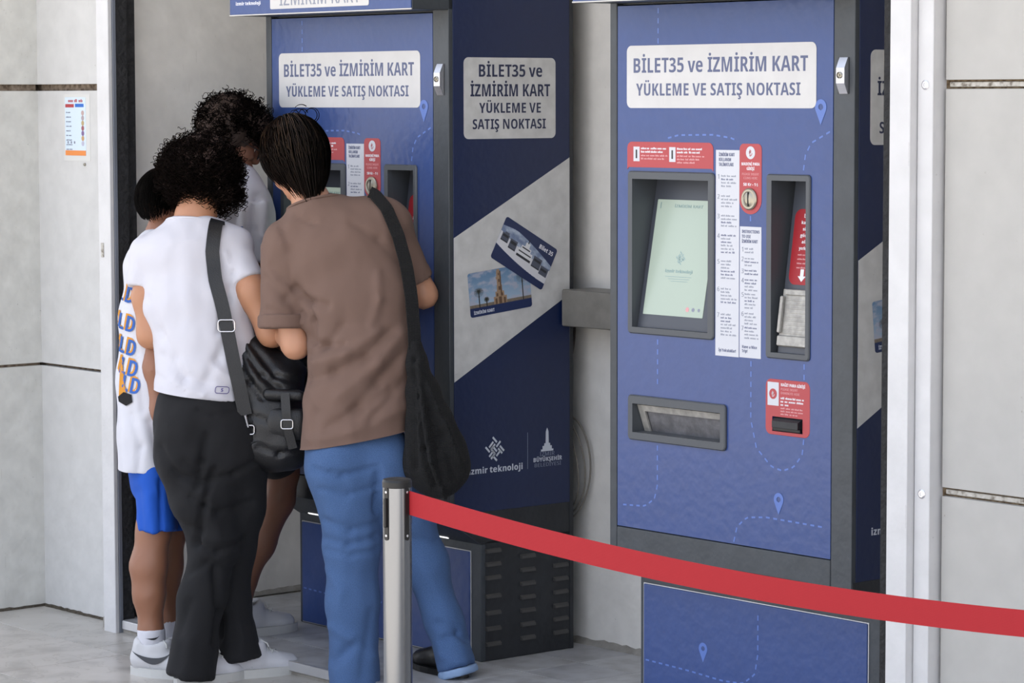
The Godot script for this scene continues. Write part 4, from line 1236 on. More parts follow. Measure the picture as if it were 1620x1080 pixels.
# ------------------------------------------------------------------ the people, measured in millimetres
# Each body stands at "at" (metres) and its own axes are x to its right, y up, z towards its back.
# A row of a garment or body is a tapered limb: from (x y z) to (x y z), half width and half depth at both ends, and its end (0 round, 1 cut off square).
# A row of folds is a crease from (x y) to (x y), its width and how far it stands out.
const CURLY := {
	"at": [-0.7480, 0.0000, 0.5893],
	"shirt": [
		[-36, 1300, -11, -27, 1252, 10, 82, 67, 145, 85, 0],
		[-28, 1293, -6, -25, 1338, -18, 83, 70, 80, 69, 1],
		[-158, 1240, -14, 95, 1263, -1, 50, 56, 50, 56, 0],
		[-55, 1300, -13, -156, 1251, -17, 44, 56, 48, 56, 0],
		[5, 1307, -14, 98, 1270, -5, 43, 56, 52, 59, 0],
		[-27, 1252, 10, -8, 1102, 32, 148, 89, 156, 96, 0],
		[-8, 1102, 32, 11, 991, 46, 156, 96, 141, 100, 0],
		[11, 991, 46, 4, 881, 63, 141, 100, 130, 104, 0],
		[4, 881, 63, 1, 841, 71, 130, 104, 128, 107, 0],
		[-1, 881, 63, 1, 808, 75, 133, 107, 137, 111, 1],
		[-164, 1240, -14, -177, 1145, 6, 48, 50, 48, 48, 1],
		[88, 1252, 10, 138, 1159, 63, 57, 59, 57, 57, 1],
	],
	"shirt_cut": [
		[-115, 851, 148],
		[132, 819, 151],
	],
	"shirt_fold": [
		[62, 1027, 88, 1119, 13, -5],
		[88, 1119, 100, 1193, 13, -5],
		[21, 879, 62, 953, 17, -4],
		[62, 953, 88, 1027, 17, -4],
		[-105, 954, -35, 898, 17, -4],
		[-35, 898, 39, 879, 17, -4],
		[-112, 1028, -62, 954, 15, -3.5],
		[-62, 954, -35, 880, 15, -3.5],
		[-127, 898, -35, 857, 9, -3],
		[-145, 1120, -105, 1009, 15, -3.5],
		[77, 1249, 99, 1175, 11, 4],
		[-34, 1212, -16, 953, 41, 3],
		[47, 926, 110, 879, 13, 4],
		[-81, 880, 21, 846, 9, 3],
		[21, 846, 99, 828, 9, 3],
	],
	"trousers": [
		[-1, 841, 69, 5, 768, 81, 115, 85, 137, 111, 0],
		[5, 768, 81, 16, 670, 91, 137, 111, 141, 115, 0],
		[-1, 841, 71, -1, 790, 77, 122, 93, 132, 104, 1],
		[-42, 722, 134, -35, 657, 134, 82, 78, 82, 78, 0],
		[78, 716, 119, 81, 655, 119, 85, 78, 85, 78, 0],
		[-23, 654, 109, 11, 535, 124, 104, 96, 93, 89, 0],
		[11, 535, 124, 43, 415, 129, 93, 89, 70, 74, 0],
		[43, 415, 129, 3, 242, 153, 70, 74, 65, 69, 0],
		[3, 242, 153, -15, 104, 173, 65, 69, 67, 74, 0],
		[-9, 143, 168, -29, 19, 182, 66, 72, 74, 82, 1],
		[97, 647, 55, 99, 506, 46, 104, 96, 82, 85, 0],
		[99, 506, 46, 86, 373, 37, 82, 85, 63, 70, 0],
		[86, 373, 37, 84, 223, 39, 63, 70, 50, 63, 0],
		[84, 223, 39, 93, 126, 47, 50, 63, 56, 69, 0],
		[92, 158, 45, 108, 48, 54, 55, 67, 69, 89, 1],
	],
	"trousers_cut": [
		[-120, 19, 116],
		[34, 4, 117],
	],
	"trousers_fold": [
		[48, 630, 20, 528, 11, -9],
		[20, 528, -2, 418, 11, -9],
		[-54, 612, 20, 599, 11, -6],
		[20, 599, 104, 617, 11, -6],
		[104, 617, 178, 657, 11, -6],
		[-17, 556, 57, 510, 13, -6],
		[57, 510, 150, 528, 13, -6],
		[-8, 418, 57, 395, 13, -6],
		[57, 395, 131, 417, 13, -6],
		[-35, 658, 11, 621, 11, -6],
		[-106, 695, -63, 630, 13, -5],
		[-63, 630, -17, 612, 13, -5],
		[30, 732, 17, 658, 13, -7],
		[17, 658, 2, 584, 13, -7],
		[48, 344, 60, 214, 11, -10],
		[60, 214, 49, 122, 11, -10],
		[-36, 325, 29, 362, 15, -4],
		[29, 362, 98, 334, 15, -4],
		[-55, 159, -18, 251, 17, -4],
		[-63, 473, 20, 455, 11, -4],
		[2, 806, 49, 791, 6, -3],
		[49, 791, 104, 796, 6, -3],
		[-18, 141, -37, 30, 22, 4],
		[97, 214, 121, 103, 17, 4],
		[20, 565, 61, 436, 22, 5],
	],
	"body": [
		[-35, 1245, 1, -5, 1064, 26, 104, 52, 115, 56, 0],
		[-5, 1064, 26, 0, 844, 58, 115, 56, 96, 59, 0],
		[0, 844, 58, 7, 697, 76, 96, 59, 96, 67, 0],
		[-28, 1276, 1, -20, 1349, -21, 67, 63, 57, 56, 0],
		[-20, 1349, -21, -5, 1423, -44, 57, 56, 56, 56, 0],
		[-156, 1229, -13, -165, 1119, 16, 37, 37, 37, 39, 0],
		[-165, 1119, 16, -150, 1009, 30, 37, 39, 37, 37, 0],
		[-150, 1009, 30, -114, 1004, -145, 37, 37, 30, 32, 0],
		[-114, 1004, -145, -67, 1042, -269, 30, 32, 22, 24, 0],
		[95, 1241, 11, 152, 1141, 69, 41, 41, 46, 46, 0],
		[152, 1141, 69, 211, 1020, 84, 46, 46, 40, 41, 0],
		[211, 1020, 84, 246, 1012, -56, 40, 41, 32, 33, 0],
		[246, 1012, -56, 263, 1046, -209, 32, 33, 22, 24, 0],
		[-23, 672, 103, 39, 415, 129, 78, 78, 52, 52, 0],
		[39, 415, 129, -26, 51, 176, 52, 52, 33, 37, 0],
		[94, 647, 55, 82, 373, 37, 78, 78, 50, 50, 0],
		[82, 373, 37, 107, 47, 59, 50, 50, 32, 35, 0],
	],
	"joints": [
		[0, 1472, -75],
		[-67, 1042, -269],
		[262, 1045, -229],
		[-29, -2, 188],
		[121, 2, 118],
	],
	"strap": [
		[54, 1334, -82],
		[52, 1347, -23],
		[48, 1339, 42],
		[41, 1253, 97],
		[50, 1181, 121],
		[73, 1099, 136],
		[84, 1045, 144],
		[102, 954, 152],
		[120, 871, 155],
		[137, 786, 153],
	],
	"strap2": [
		[91, 1036, 145],
		[108, 962, 139],
		[125, 869, 137],
		[132, 814, 131],
	],
	"bag": [
		[138, 955, 59, 167, 881, 60, 37, 59, 56, 74, 0],
		[167, 881, 60, 196, 769, 65, 56, 74, 82, 85, 0],
		[196, 769, 65, 207, 695, 71, 82, 85, 89, 85, 0],
		[127, 900, 66, 134, 716, 87, 26, 59, 32, 63, 0],
		[235, 878, 36, 247, 694, 61, 63, 82, 67, 85, 0],
		[125, 1001, 61, 280, 906, 33, 22, 41, 22, 41, 0],
		[175, 689, 91, 266, 673, 72, 48, 56, 48, 56, 0],
		[138, 716, 89, 153, 687, 91, 30, 63, 30, 63, 0],
	],
	"bag_fold": [
		[110, 953, 151, 879, 9, -7],
		[151, 879, 188, 833, 9, -7],
		[123, 981, 188, 898, 11, -6],
		[188, 898, 234, 857, 11, -6],
		[151, 990, 225, 897, 11, -5],
		[225, 897, 280, 879, 11, -5],
		[132, 805, 160, 713, 9, -6],
		[141, 787, 206, 768, 9, -4],
		[173, 694, 234, 672, 9, -5],
		[234, 672, 289, 679, 9, -5],
		[206, 833, 291, 827, 6, -4],
	],
	"bag_parts": [
		[241, 800, 147],
		[148, 749, 151],
		[85, 1045, 150],
		[140, 694, 156],
		[214, 677, 162],
		[301, 683, 152],
		[136, 787, 143],
	],
}
const BROWN := {
	"at": [-0.3011, 0.0000, 0.3383],
	"shirt": [
		[-129, 1356, -15, -68, 1272, 9, 80, 65, 163, 87, 0],
		[-125, 1354, -13, -136, 1398, -27, 85, 69, 83, 67, 1],
		[-141, 1343, -14, -220, 1289, -8, 47, 58, 58, 65, 0],
		[-87, 1365, -14, 82, 1343, -16, 47, 58, 58, 62, 0],
		[-216, 1286, -6, 82, 1336, -14, 58, 62, 58, 62, 0],
		[-68, 1356, -11, 50, 1372, -17, 47, 54, 47, 54, 0],
		[-50, 1272, 12, -11, 1131, 29, 167, 94, 163, 100, 0],
		[-11, 1131, 29, 3, 968, 47, 163, 100, 152, 102, 0],
		[3, 968, 47, -12, 824, 62, 152, 102, 152, 105, 0],
		[-12, 824, 62, -17, 734, 74, 152, 105, 156, 109, 0],
		[-15, 770, 69, -19, 662, 82, 154, 109, 160, 113, 1],
		[-223, 1278, -9, -228, 1053, 7, 69, 73, 67, 69, 1],
		[-228, 1075, 5, -228, 1041, 8, 72, 74, 72, 74, 1],
		[82, 1332, -21, 142, 1183, -59, 60, 62, 53, 54, 1],
		[138, 1194, -58, 149, 1168, -62, 55, 58, 55, 58, 1],
	],
	"cuff": [
		[-228, 1080, 4, -228, 1039, 8, 74, 76, 74, 76, 1],
	],
	"cuff2": [
		[135, 1202, -58, 151, 1167, -63, 57, 60, 57, 60, 1],
	],
	"shirt_cut": [
		[-165, 701, 161],
		[125, 756, 156],
	],
	"shirt_fold": [
		[-156, 896, -77, 923, 18, -6],
		[-77, 923, 13, 968, 18, -6],
		[13, 968, 86, 1040, 18, -6],
		[-159, 968, -95, 1004, 15, -5],
		[-95, 1004, -50, 1058, 15, -5],
		[-168, 1131, -137, 1068, 13, -9],
		[-137, 1068, -141, 1004, 13, -9],
		[-189, 1158, -140, 1122, 13, -6],
		[-140, 1122, -95, 1113, 13, -6],
		[-23, 823, 50, 895, 18, -5],
		[50, 895, 122, 977, 18, -5],
		[-96, 769, -5, 823, 18, -5],
		[-5, 823, 86, 877, 18, -5],
		[50, 1203, 54, 1130, 16, 4],
		[54, 1130, 32, 1058, 16, 4],
		[-155, 1022, -104, 995, 13, -5],
		[-104, 995, -50, 1004, 13, -5],
		[-185, 1366, -131, 1344, 9, -3],
		[-225, 1330, -200, 1267, 13, -4],
		[-276, 1185, -213, 1131, 16, -5],
		[-213, 1131, -168, 1077, 16, -5],
		[-268, 1095, -195, 1077, 13, -4],
		[-258, 1222, -186, 1158, 16, -4],
		[-141, 733, -23, 760, 22, 4],
		[-23, 760, 122, 823, 22, 4],
		[-59, 859, 50, 950, 22, 5],
		[50, 950, 113, 1031, 22, 5],
		[-132, 950, -41, 977, 16, 4],
		[-41, 977, 50, 1040, 16, 4],
		[31, 787, 122, 895, 16, -4],
		[-168, 860, -132, 805, 18, -3],
		[-132, 805, -141, 715, 18, -3],
		[-22, 1348, 51, 1302, 16, -3],
		[51, 1302, 123, 1221, 16, -3],
	],
	"jeans": [
		[-12, 766, 59, -16, 705, 70, 123, 76, 142, 94, 0],
		[-16, 705, 70, -19, 644, 77, 142, 94, 145, 105, 0],
		[-74, 654, 131, -69, 614, 130, 73, 65, 73, 65, 0],
		[62, 659, 112, 65, 619, 111, 69, 65, 69, 65, 0],
		[-58, 638, 101, -34, 539, 114, 91, 91, 83, 83, 0],
		[-34, 539, 114, -28, 431, 121, 83, 83, 76, 76, 0],
		[-28, 431, 121, -27, 267, 126, 76, 76, 72, 73, 0],
		[-27, 267, 126, -22, 67, 133, 72, 73, 72, 78, 0],
		[-24, 103, 130, -21, 1, 134, 72, 78, 73, 83, 1],
		[59, 632, 56, 123, 491, 33, 87, 91, 76, 80, 0],
		[123, 491, 33, 177, 361, 28, 76, 80, 64, 69, 0],
		[177, 361, 28, 234, 189, 47, 64, 69, 51, 60, 0],
		[234, 189, 47, 252, 131, 65, 51, 60, 54, 65, 0],
		[248, 149, 62, 272, 61, 85, 54, 65, 58, 73, 1],
	],
	"jeans_hem": [
		[270, 66, 85, 276, 43, 88, 59, 73, 60, 74, 1],
	],
	"jeans_fold": [
		[-133, 652, -51, 639, 9, -6],
		[-51, 639, 49, 660, 9, -6],
		[-114, 597, -33, 584, 11, -4],
		[-33, 584, 40, 602, 11, -4],
		[-106, 452, -33, 440, 11, -5],
		[-33, 440, 41, 458, 11, -5],
		[-100, 422, -24, 411, 9, -4],
		[-24, 411, 41, 421, 9, -4],
		[-106, 507, -24, 483, 11, -4],
		[-24, 483, 45, 497, 11, -4],
		[49, 642, 45, 534, 11, -10],
		[-88, 199, -25, 172, 16, 4],
		[-25, 172, 33, 117, 16, 4],
		[-79, 100, -25, 154, 16, -5],
		[30, 244, 2, 63, 16, -4],
		[229, 153, 275, 171, 13, -7],
		[275, 171, 311, 144, 13, -7],
		[211, 198, 266, 189, 13, -5],
		[143, 443, 212, 432, 13, -4],
		[229, 108, 293, 90, 13, 4],
		[157, 389, 212, 298, 18, 3],
		[-97, 362, -52, 299, 16, 3],
	],
	"body": [
		[-59, 1260, 3, -5, 1076, 26, 123, 51, 116, 54, 0],
		[-5, 1076, 26, -12, 860, 51, 116, 54, 105, 58, 0],
		[-12, 860, 51, -20, 697, 67, 105, 58, 98, 65, 0],
		[-123, 1320, -5, -136, 1374, -17, 83, 65, 58, 58, 0],
		[-136, 1374, -17, -159, 1437, -38, 58, 58, 53, 54, 0],
		[-220, 1275, -7, -220, 1129, 1, 45, 45, 44, 44, 0],
		[-220, 1129, 1, -192, 991, 9, 44, 44, 37, 38, 0],
		[-192, 991, 9, -252, 1029, -117, 37, 38, 31, 33, 0],
		[-252, 1029, -117, -308, 1095, -233, 31, 33, 22, 24, 0],
		[86, 1328, -21, 138, 1207, -57, 45, 45, 42, 42, 0],
		[138, 1207, -57, 176, 1131, -71, 42, 42, 36, 38, 0],
		[176, 1131, -71, 78, 1144, -197, 36, 38, 31, 33, 0],
		[78, 1144, -197, -39, 1184, -300, 31, 33, 22, 24, 0],
		[-65, 647, 100, -29, 431, 121, 73, 73, 51, 51, 0],
		[-29, 431, 121, -22, 31, 134, 51, 51, 33, 36, 0],
		[59, 632, 56, 174, 361, 28, 73, 73, 47, 47, 0],
		[174, 361, 28, 269, 61, 85, 47, 47, 31, 34, 0],
	],
	"joints": [
		[-191, 1506, -68],
		[-308, 1095, -233],
		[-39, 1184, -300],
		[-21, 5, 118],
		[258, 41, 115],
	],
	"collar": [
		[-213, 1369, -4],
		[-210, 1381, -35],
		[-172, 1396, -67],
		[-108, 1414, -70],
		[-56, 1426, -49],
		[-45, 1419, -19],
		[-76, 1392, 16],
		[-129, 1371, 34],
		[-180, 1361, 24],
	],
	"strap": [
		[24, 1432, -20],
		[39, 1426, 23],
		[75, 1386, 66],
		[108, 1312, 97],
		[132, 1226, 116],
		[146, 1137, 129],
		[153, 1048, 136],
		[156, 976, 138],
	],
	"bag": [
		[156, 1002, 126, 161, 948, 126, 20, 25, 27, 44, 0],
		[161, 948, 126, 175, 866, 122, 27, 44, 44, 62, 0],
		[175, 866, 122, 196, 776, 125, 44, 62, 65, 76, 0],
		[196, 776, 125, 214, 695, 127, 65, 76, 83, 83, 0],
		[214, 695, 127, 218, 659, 128, 83, 83, 87, 83, 0],
		[171, 658, 124, 192, 635, 126, 51, 65, 51, 65, 0],
		[261, 667, 124, 272, 645, 125, 36, 62, 36, 62, 0],
		[214, 650, 129, 225, 628, 129, 62, 73, 62, 73, 0],
	],
	"bag_fold": [
		[155, 967, 166, 859, 9, -10],
		[166, 859, 180, 714, 9, -10],
		[180, 714, 212, 605, 9, -10],
		[162, 949, 180, 823, 7, 9],
		[180, 823, 202, 678, 7, 9],
		[202, 678, 239, 578, 7, 9],
		[149, 913, 151, 787, 13, -7],
		[151, 787, 158, 660, 13, -7],
		[180, 895, 231, 750, 15, -6],
		[231, 750, 270, 632, 15, -6],
		[173, 931, 216, 823, 11, 5],
		[216, 823, 252, 732, 11, 5],
		[195, 823, 220, 714, 11, -6],
		[220, 714, 230, 605, 11, -6],
		[136, 750, 149, 642, 11, 4],
		[240, 786, 281, 678, 11, 5],
	],
}
const GLASSES := {
	"at": [-1.0965, 0.0400, 0.1952],
	"shirt": [
		[-18, 1399, 78, -18, 1312, 86, 75, 102, 110, 169, 0],
		[-14, 1322, 85, -7, 1147, 99, 114, 165, 118, 165, 0],
		[-7, 1147, 99, 4, 953, 115, 118, 165, 118, 157, 0],
		[4, 953, 115, 19, 778, 129, 118, 157, 114, 149, 0],
		[16, 817, 126, 23, 720, 134, 114, 149, 114, 153, 1],
		[31, 1341, 204, 44, 1155, 239, 63, 67, 61, 63, 1],
		[-73, 1333, -36, -76, 1139, -51, 63, 67, 61, 63, 1],
	],
	"shirt_fold": [
		[60, 1360, 52, 1263, 12, -7],
		[52, 1263, 59, 1166, 12, -7],
		[83, 1341, 75, 1244, 12, 5],
		[75, 1244, 83, 1147, 12, 5],
		[27, 1322, 36, 1186, 14, 4],
		[-3, 1302, 5, 1186, 12, -5],
	],
	"shorts": [
		[20, 798, 128, 27, 681, 137, 106, 137, 110, 141, 0],
		[52, 707, 196, 114, 551, 164, 86, 86, 65, 71, 0],
		[107, 577, 172, 123, 529, 157, 63, 71, 65, 73, 1],
		[-7, 693, 66, -53, 528, 4, 86, 86, 63, 71, 0],
	],
	"body": [
		[-14, 1312, 86, -3, 1089, 104, 75, 122, 79, 114, 0],
		[-3, 1089, 104, 20, 798, 128, 79, 114, 75, 102, 0],
		[20, 798, 128, 31, 681, 137, 75, 102, 75, 102, 0],
		[-14, 1370, 81, -18, 1428, 76, 63, 71, 53, 57, 0],
		[-18, 1428, 76, -30, 1487, 71, 53, 57, 51, 55, 0],
		[27, 1287, 198, 44, 1136, 241, 33, 33, 41, 41, 0],
		[44, 1136, 241, 55, 1002, 252, 41, 41, 35, 37, 0],
		[55, 1002, 252, 118, 919, 178, 35, 37, 29, 31, 0],
		[118, 919, 178, 167, 948, 55, 29, 31, 22, 24, 0],
		[-68, 1278, -22, -76, 1119, -49, 33, 33, 41, 41, 0],
		[-76, 1119, -49, -48, 980, -48, 41, 41, 35, 37, 0],
		[-48, 980, -48, 41, 940, -44, 35, 37, 29, 31, 0],
		[41, 940, -44, 121, 980, -48, 29, 31, 22, 24, 0],
		[56, 697, 196, 126, 516, 153, 75, 75, 49, 51, 0],
		[126, 516, 153, 111, 427, 144, 49, 51, 49, 53, 0],
		[111, 427, 144, 59, 285, 140, 49, 53, 39, 43, 0],
		[59, 285, 140, 12, 172, 129, 39, 43, 27, 31, 0],
		[12, 172, 129, -1, 89, 126, 27, 31, 27, 33, 0],
		[-7, 684, 67, -65, 464, -25, 75, 75, 47, 49, 0],
		[-65, 464, -25, -82, 324, -24, 47, 49, 43, 49, 0],
		[-82, 324, -24, -92, 67, -3, 43, 49, 27, 31, 0],
	],
	"joints": [
		[-37, 1531, 68],
		[167, 948, 55],
		[121, 980, -48],
		[22, 36, 110],
		[-93, 17, 1],
	],
	"badge": [
		[18, 1267, 250],
		[23, 1242, 252],
	],
}
const BOY := {
	"at": [-0.9532, 0.0000, 0.6155],
	"shirt": [
		[0, 1270, 3, -3, 1204, 13, 49, 68, 83, 132, 0],
		[-3, 1204, 13, -10, 1054, 31, 83, 128, 90, 124, 0],
		[-10, 1054, 31, -14, 867, 46, 90, 124, 96, 121, 0],
		[-14, 867, 46, -17, 698, 60, 96, 121, 96, 124, 0],
		[-17, 735, 57, -15, 583, 69, 95, 124, 96, 128, 1],
		[10, 1199, 89, 10, 978, 131, 51, 53, 47, 49, 1],
		[-4, 1189, -91, 16, 959, -92, 51, 53, 47, 49, 1],
	],
	"shirt_cut": [
		[-98, 604, 168],
		[94, 598, 169],
	],
	"shirt_fold": [
		[-58, 773, -30, 679, 13, -4],
		[-30, 679, -40, 595, 13, -4],
		[-2, 754, 30, 641, 13, -4],
		[-86, 792, -77, 604, 15, 3],
		[-44, 942, -20, 792, 13, -4],
	],
	"shorts": [
		[-7, 679, 62, 7, 566, 71, 83, 113, 83, 117, 0],
		[3, 611, 122, 13, 421, 145, 58, 72, 62, 75, 1],
		[31, 596, 8, 40, 410, 13, 53, 68, 58, 72, 1],
	],
	"shorts_fold": [
		[30, 585, 32, 416, 6, -6],
		[-40, 548, -27, 426, 15, -4],
		[-2, 538, 11, 426, 13, 4],
	],
	"body": [
		[1, 1214, 13, -10, 1017, 34, 56, 90, 64, 87, 0],
		[-10, 1017, 34, -11, 792, 52, 64, 87, 64, 87, 0],
		[-11, 792, 52, 0, 604, 68, 64, 87, 64, 87, 0],
		[4, 1242, 7, 11, 1283, 0, 49, 53, 41, 43, 0],
		[11, 1283, 0, 19, 1331, -8, 41, 43, 40, 43, 0],
		[10, 1193, 90, 11, 1024, 122, 38, 38, 34, 34, 0],
		[11, 1024, 122, 9, 911, 161, 34, 34, 29, 30, 0],
		[9, 911, 161, 28, 786, 175, 29, 30, 25, 26, 0],
		[28, 786, 175, 49, 681, 162, 25, 26, 19, 21, 0],
		[-4, 1183, -90, 19, 987, -99, 40, 40, 34, 34, 0],
		[19, 987, -99, 40, 873, -85, 34, 34, 28, 30, 0],
		[40, 873, -85, 96, 861, -13, 28, 30, 24, 26, 0],
		[96, 861, -13, 131, 904, 43, 24, 26, 19, 21, 0],
		[5, 600, 113, 1, 428, 140, 49, 53, 49, 49, 0],
		[1, 428, 140, -14, 322, 151, 49, 49, 52, 53, 0],
		[-14, 322, 151, -13, 238, 156, 52, 53, 45, 47, 0],
		[-13, 238, 156, -8, 125, 159, 45, 47, 34, 36, 0],
		[-8, 125, 159, -1, 46, 164, 34, 36, 34, 38, 0],
		[34, 587, 9, 39, 410, 13, 45, 53, 43, 45, 0],
		[39, 410, 13, 25, 302, 20, 43, 45, 45, 47, 0],
		[25, 302, 20, 26, 131, 34, 45, 47, 30, 32, 0],
		[26, 131, 34, 32, 74, 39, 30, 32, 30, 34, 0],
	],
	"sock": [
		[-8, 120, 160, -6, 79, 163, 38, 40, 36, 38, 0],
		[-6, 79, 163, -1, 41, 164, 36, 38, 34, 38, 0],
		[-8, 136, 158, -6, 95, 162, 42, 45, 41, 44, 1],
	],
	"sock2": [
		[28, 131, 34, 32, 74, 39, 35, 38, 35, 38, 0],
	],
	"joints": [
		[24, 1375, -14],
		[49, 681, 162],
		[131, 904, 43],
		[-5, 3, 117],
		[35, 35, 34],
	],
	"print": [
		[-61, 1126, 145],
		[-59, 1041, 152],
		[-57, 971, 158],
		[-52, 911, 163],
		[-44, 860, 167],
		[-78, 845, 168],
	],
}

# ------------------------------------------------------------------ bodies: smooth unions of tapered limbs, meshed as surface nets
class Flesh:
	var v := PackedVector3Array()
	var ix := PackedInt32Array()
	var nrm := PackedVector3Array()

	# limbs: [a, b, side, wa, da, wb, db, kind]; h: cell size; k: how softly limbs join (metres)
	func add(limbs: Array, h: float, k: float):
		var lo := Vector3(1e9, 1e9, 1e9)
		var hi := -lo
		for p in limbs:
			if p[7] >= 2:
				continue
			var r: float = max(max(p[3], p[4]), max(p[5], p[6])) + k * 0.5 + h * 3.0
			for e in [p[0], p[1]]:
				lo = lo.min(e - Vector3.ONE * r)
				hi = hi.max(e + Vector3.ONE * r)
		var nx := int((hi.x - lo.x) / h) + 2
		var ny := int((hi.y - lo.y) / h) + 2
		var nz := int((hi.z - lo.z) / h) + 2
		var sxy := nx * ny
		var f := PackedFloat32Array()
		f.resize(sxy * nz)
		f.fill(1.0)
		for p in limbs:
			var a: Vector3 = p[0]
			var b: Vector3 = p[1]
			var ab := b - a
			var len_ := ab.length()
			if len_ < 1e-5:
				ab = Vector3(0, 1e-4, 0)
				len_ = 1e-4
			var ax := ab / len_
			var sd: Vector3 = p[2]
			sd = sd - ax * sd.dot(ax)
			if sd.length() < 0.1:
				sd = Vector3(0, 1, 0) - ax * ax.y
			sd = sd.normalized()
			var nd := ax.cross(sd)
			var wa: float = p[3]
			var da: float = p[4]
			var wb: float = p[5]
			var db: float = p[6]
			var kind: int = p[7]
			var kk := k * 0.3 if kind == 1 else k
			var rr: float = max(max(wa, da), max(wb, db)) + k + h * 2.0
			var blo := (a.min(b) - Vector3.ONE * rr - lo) / h
			var bhi := (a.max(b) + Vector3.ONE * rr - lo) / h
			var x0: int = max(0, int(blo.x))
			var x1: int = min(nx - 1, int(bhi.x) + 1)
			var y0: int = max(0, int(blo.y))
			var y1: int = min(ny - 1, int(bhi.y) + 1)
			var z0: int = max(0, int(blo.z))
			var z1: int = min(nz - 1, int(bhi.z) + 1)
			var inv := 1.0 / len_
			for iz in range(z0, z1 + 1):
				var pz := lo.z + iz * h - a.z
				for iy in range(y0, y1 + 1):
					var py := lo.y + iy * h - a.y
					var at := iz * sxy + iy * nx
					# rows whose straight line stays too far from the limb are skipped
					for i in range(x0, x1 + 1):
						var q := Vector3(lo.x + i * h - a.x, py, pz)
						var s := q.dot(ax)
						var tc := clampf(s * inv, 0.0, 1.0)
						var over := s - tc * len_
						var w := wa + (wb - wa) * tc
						var e := da + (db - da) * tc
						var m := minf(w, e)
						var u := q.dot(sd) / w
						var t := q.dot(nd) / e
						var d: float
						if kind == 1:
							var k0 := sqrt(u * u + t * t)
							var k1 := sqrt(u * u / (w * w) + t * t / (e * e))
							d = k0 * (k0 - 1.0) / k1 if k0 > 0.3 else -m * 0.7
							d = maxf(d, absf(s - len_ * 0.5) - len_ * 0.5)
						else:
							var c := over / m
							var k0 := sqrt(u * u + t * t + c * c)
							var k1 := sqrt(u * u / (w * w) + t * t / (e * e) + c * c / (m * m))
							d = k0 * (k0 - 1.0) / k1 if k0 > 0.3 else -m * 0.7
						var o := f[at + i]
						if kind == 2:
							if o < 0.9:
								var g := maxf(k - absf(o + d), 0.0)
								f[at + i] = maxf(o, -d) + g * g / (4.0 * k)
						elif o > 0.9:
							f[at + i] = d
						else:
							var g := maxf(kk - absf(o - d), 0.0)
							f[at + i] = minf(o, d) - g * g / (4.0 * kk)
		# surface nets
		var cell := PackedInt32Array()
		cell.resize(sxy * nz)
		cell.fill(-1)
		var reach := h * 1.9
		var base := v.size()
		var offs := [0, 1, nx, nx + 1, sxy, sxy + 1, sxy + nx, sxy + nx + 1]
		var pos := [Vector3(0, 0, 0), Vector3(1, 0, 0), Vector3(0, 1, 0), Vector3(1, 1, 0), Vector3(0, 0, 1), Vector3(1, 0, 1), Vector3(0, 1, 1), Vector3(1, 1, 1)]
		var edges := [[0, 1], [2, 3], [4, 5], [6, 7], [0, 2], [1, 3], [4, 6], [5, 7], [0, 4], [1, 5], [2, 6], [3, 7]]
		var live := PackedInt32Array()
		for iz in nz - 1:
			for iy in ny - 1:
				var at := iz * sxy + iy * nx
				for i in nx - 1:
					if absf(f[at + i]) > reach:
						continue
					var id := at + i
					var neg := 0
					for o in offs:
						if f[id + o] < 0.0:
							neg += 1
					if neg == 0 or neg == 8:
						continue
					var sum := Vector3.ZERO
					var cnt := 0
					for e in edges:
						var fa := f[id + offs[e[0]]]
						var fb := f[id + offs[e[1]]]
						if (fa < 0.0) != (fb < 0.0):
							sum += pos[e[0]].lerp(pos[e[1]], fa / (fa - fb))
							cnt += 1
					cell[id] = v.size()
					live.append(id)
					v.append(lo + (Vector3(i, iy, iz) + sum / cnt) * h)
		var dirs := [[1, nx, sxy], [nx, sxy, 1], [sxy, 1, nx]]
		for id in live:
			for d in dirs:
				var s0 := f[id] < 0.0
				var s1 := f[id + d[0]] < 0.0
				if s0 == s1:
					continue
				var c0 := cell[id]
				var c1 := cell[id - d[1]]
				var c2 := cell[id - d[1] - d[2]]
				var c3 := cell[id - d[2]]
				if c0 < 0 or c1 < 0 or c2 < 0 or c3 < 0:
					continue
				if s0:
					ix.append_array([c0, c3, c2, c0, c2, c1])
				else:
					ix.append_array([c0, c1, c2, c0, c2, c3])

	func relax(times: int, by := 0.5):
		for n in times:
			var sum := PackedVector3Array()
			sum.resize(v.size())
			var cnt := PackedFloat32Array()
			cnt.resize(v.size())
			for k in range(0, ix.size(), 3):
				var a := ix[k]
				var b := ix[k + 1]
				var c := ix[k + 2]
				sum[a] += v[b] + v[c]
				sum[b] += v[a] + v[c]
				sum[c] += v[a] + v[b]
				cnt[a] += 2.0
				cnt[b] += 2.0
				cnt[c] += 2.0
			for k in v.size():
				if cnt[k] > 0.0:
					v[k] = v[k].lerp(sum[k] / cnt[k], by)

	func normals():
		nrm.resize(v.size())
		nrm.fill(Vector3.ZERO)
		for k in range(0, ix.size(), 3):
			var a := v[ix[k]]
			var g := (v[ix[k + 2]] - a).cross(v[ix[k + 1]] - a)
			nrm[ix[k]] += g
			nrm[ix[k + 1]] += g
			nrm[ix[k + 2]] += g
		for k in nrm.size():
			nrm[k] = nrm[k].normalized()

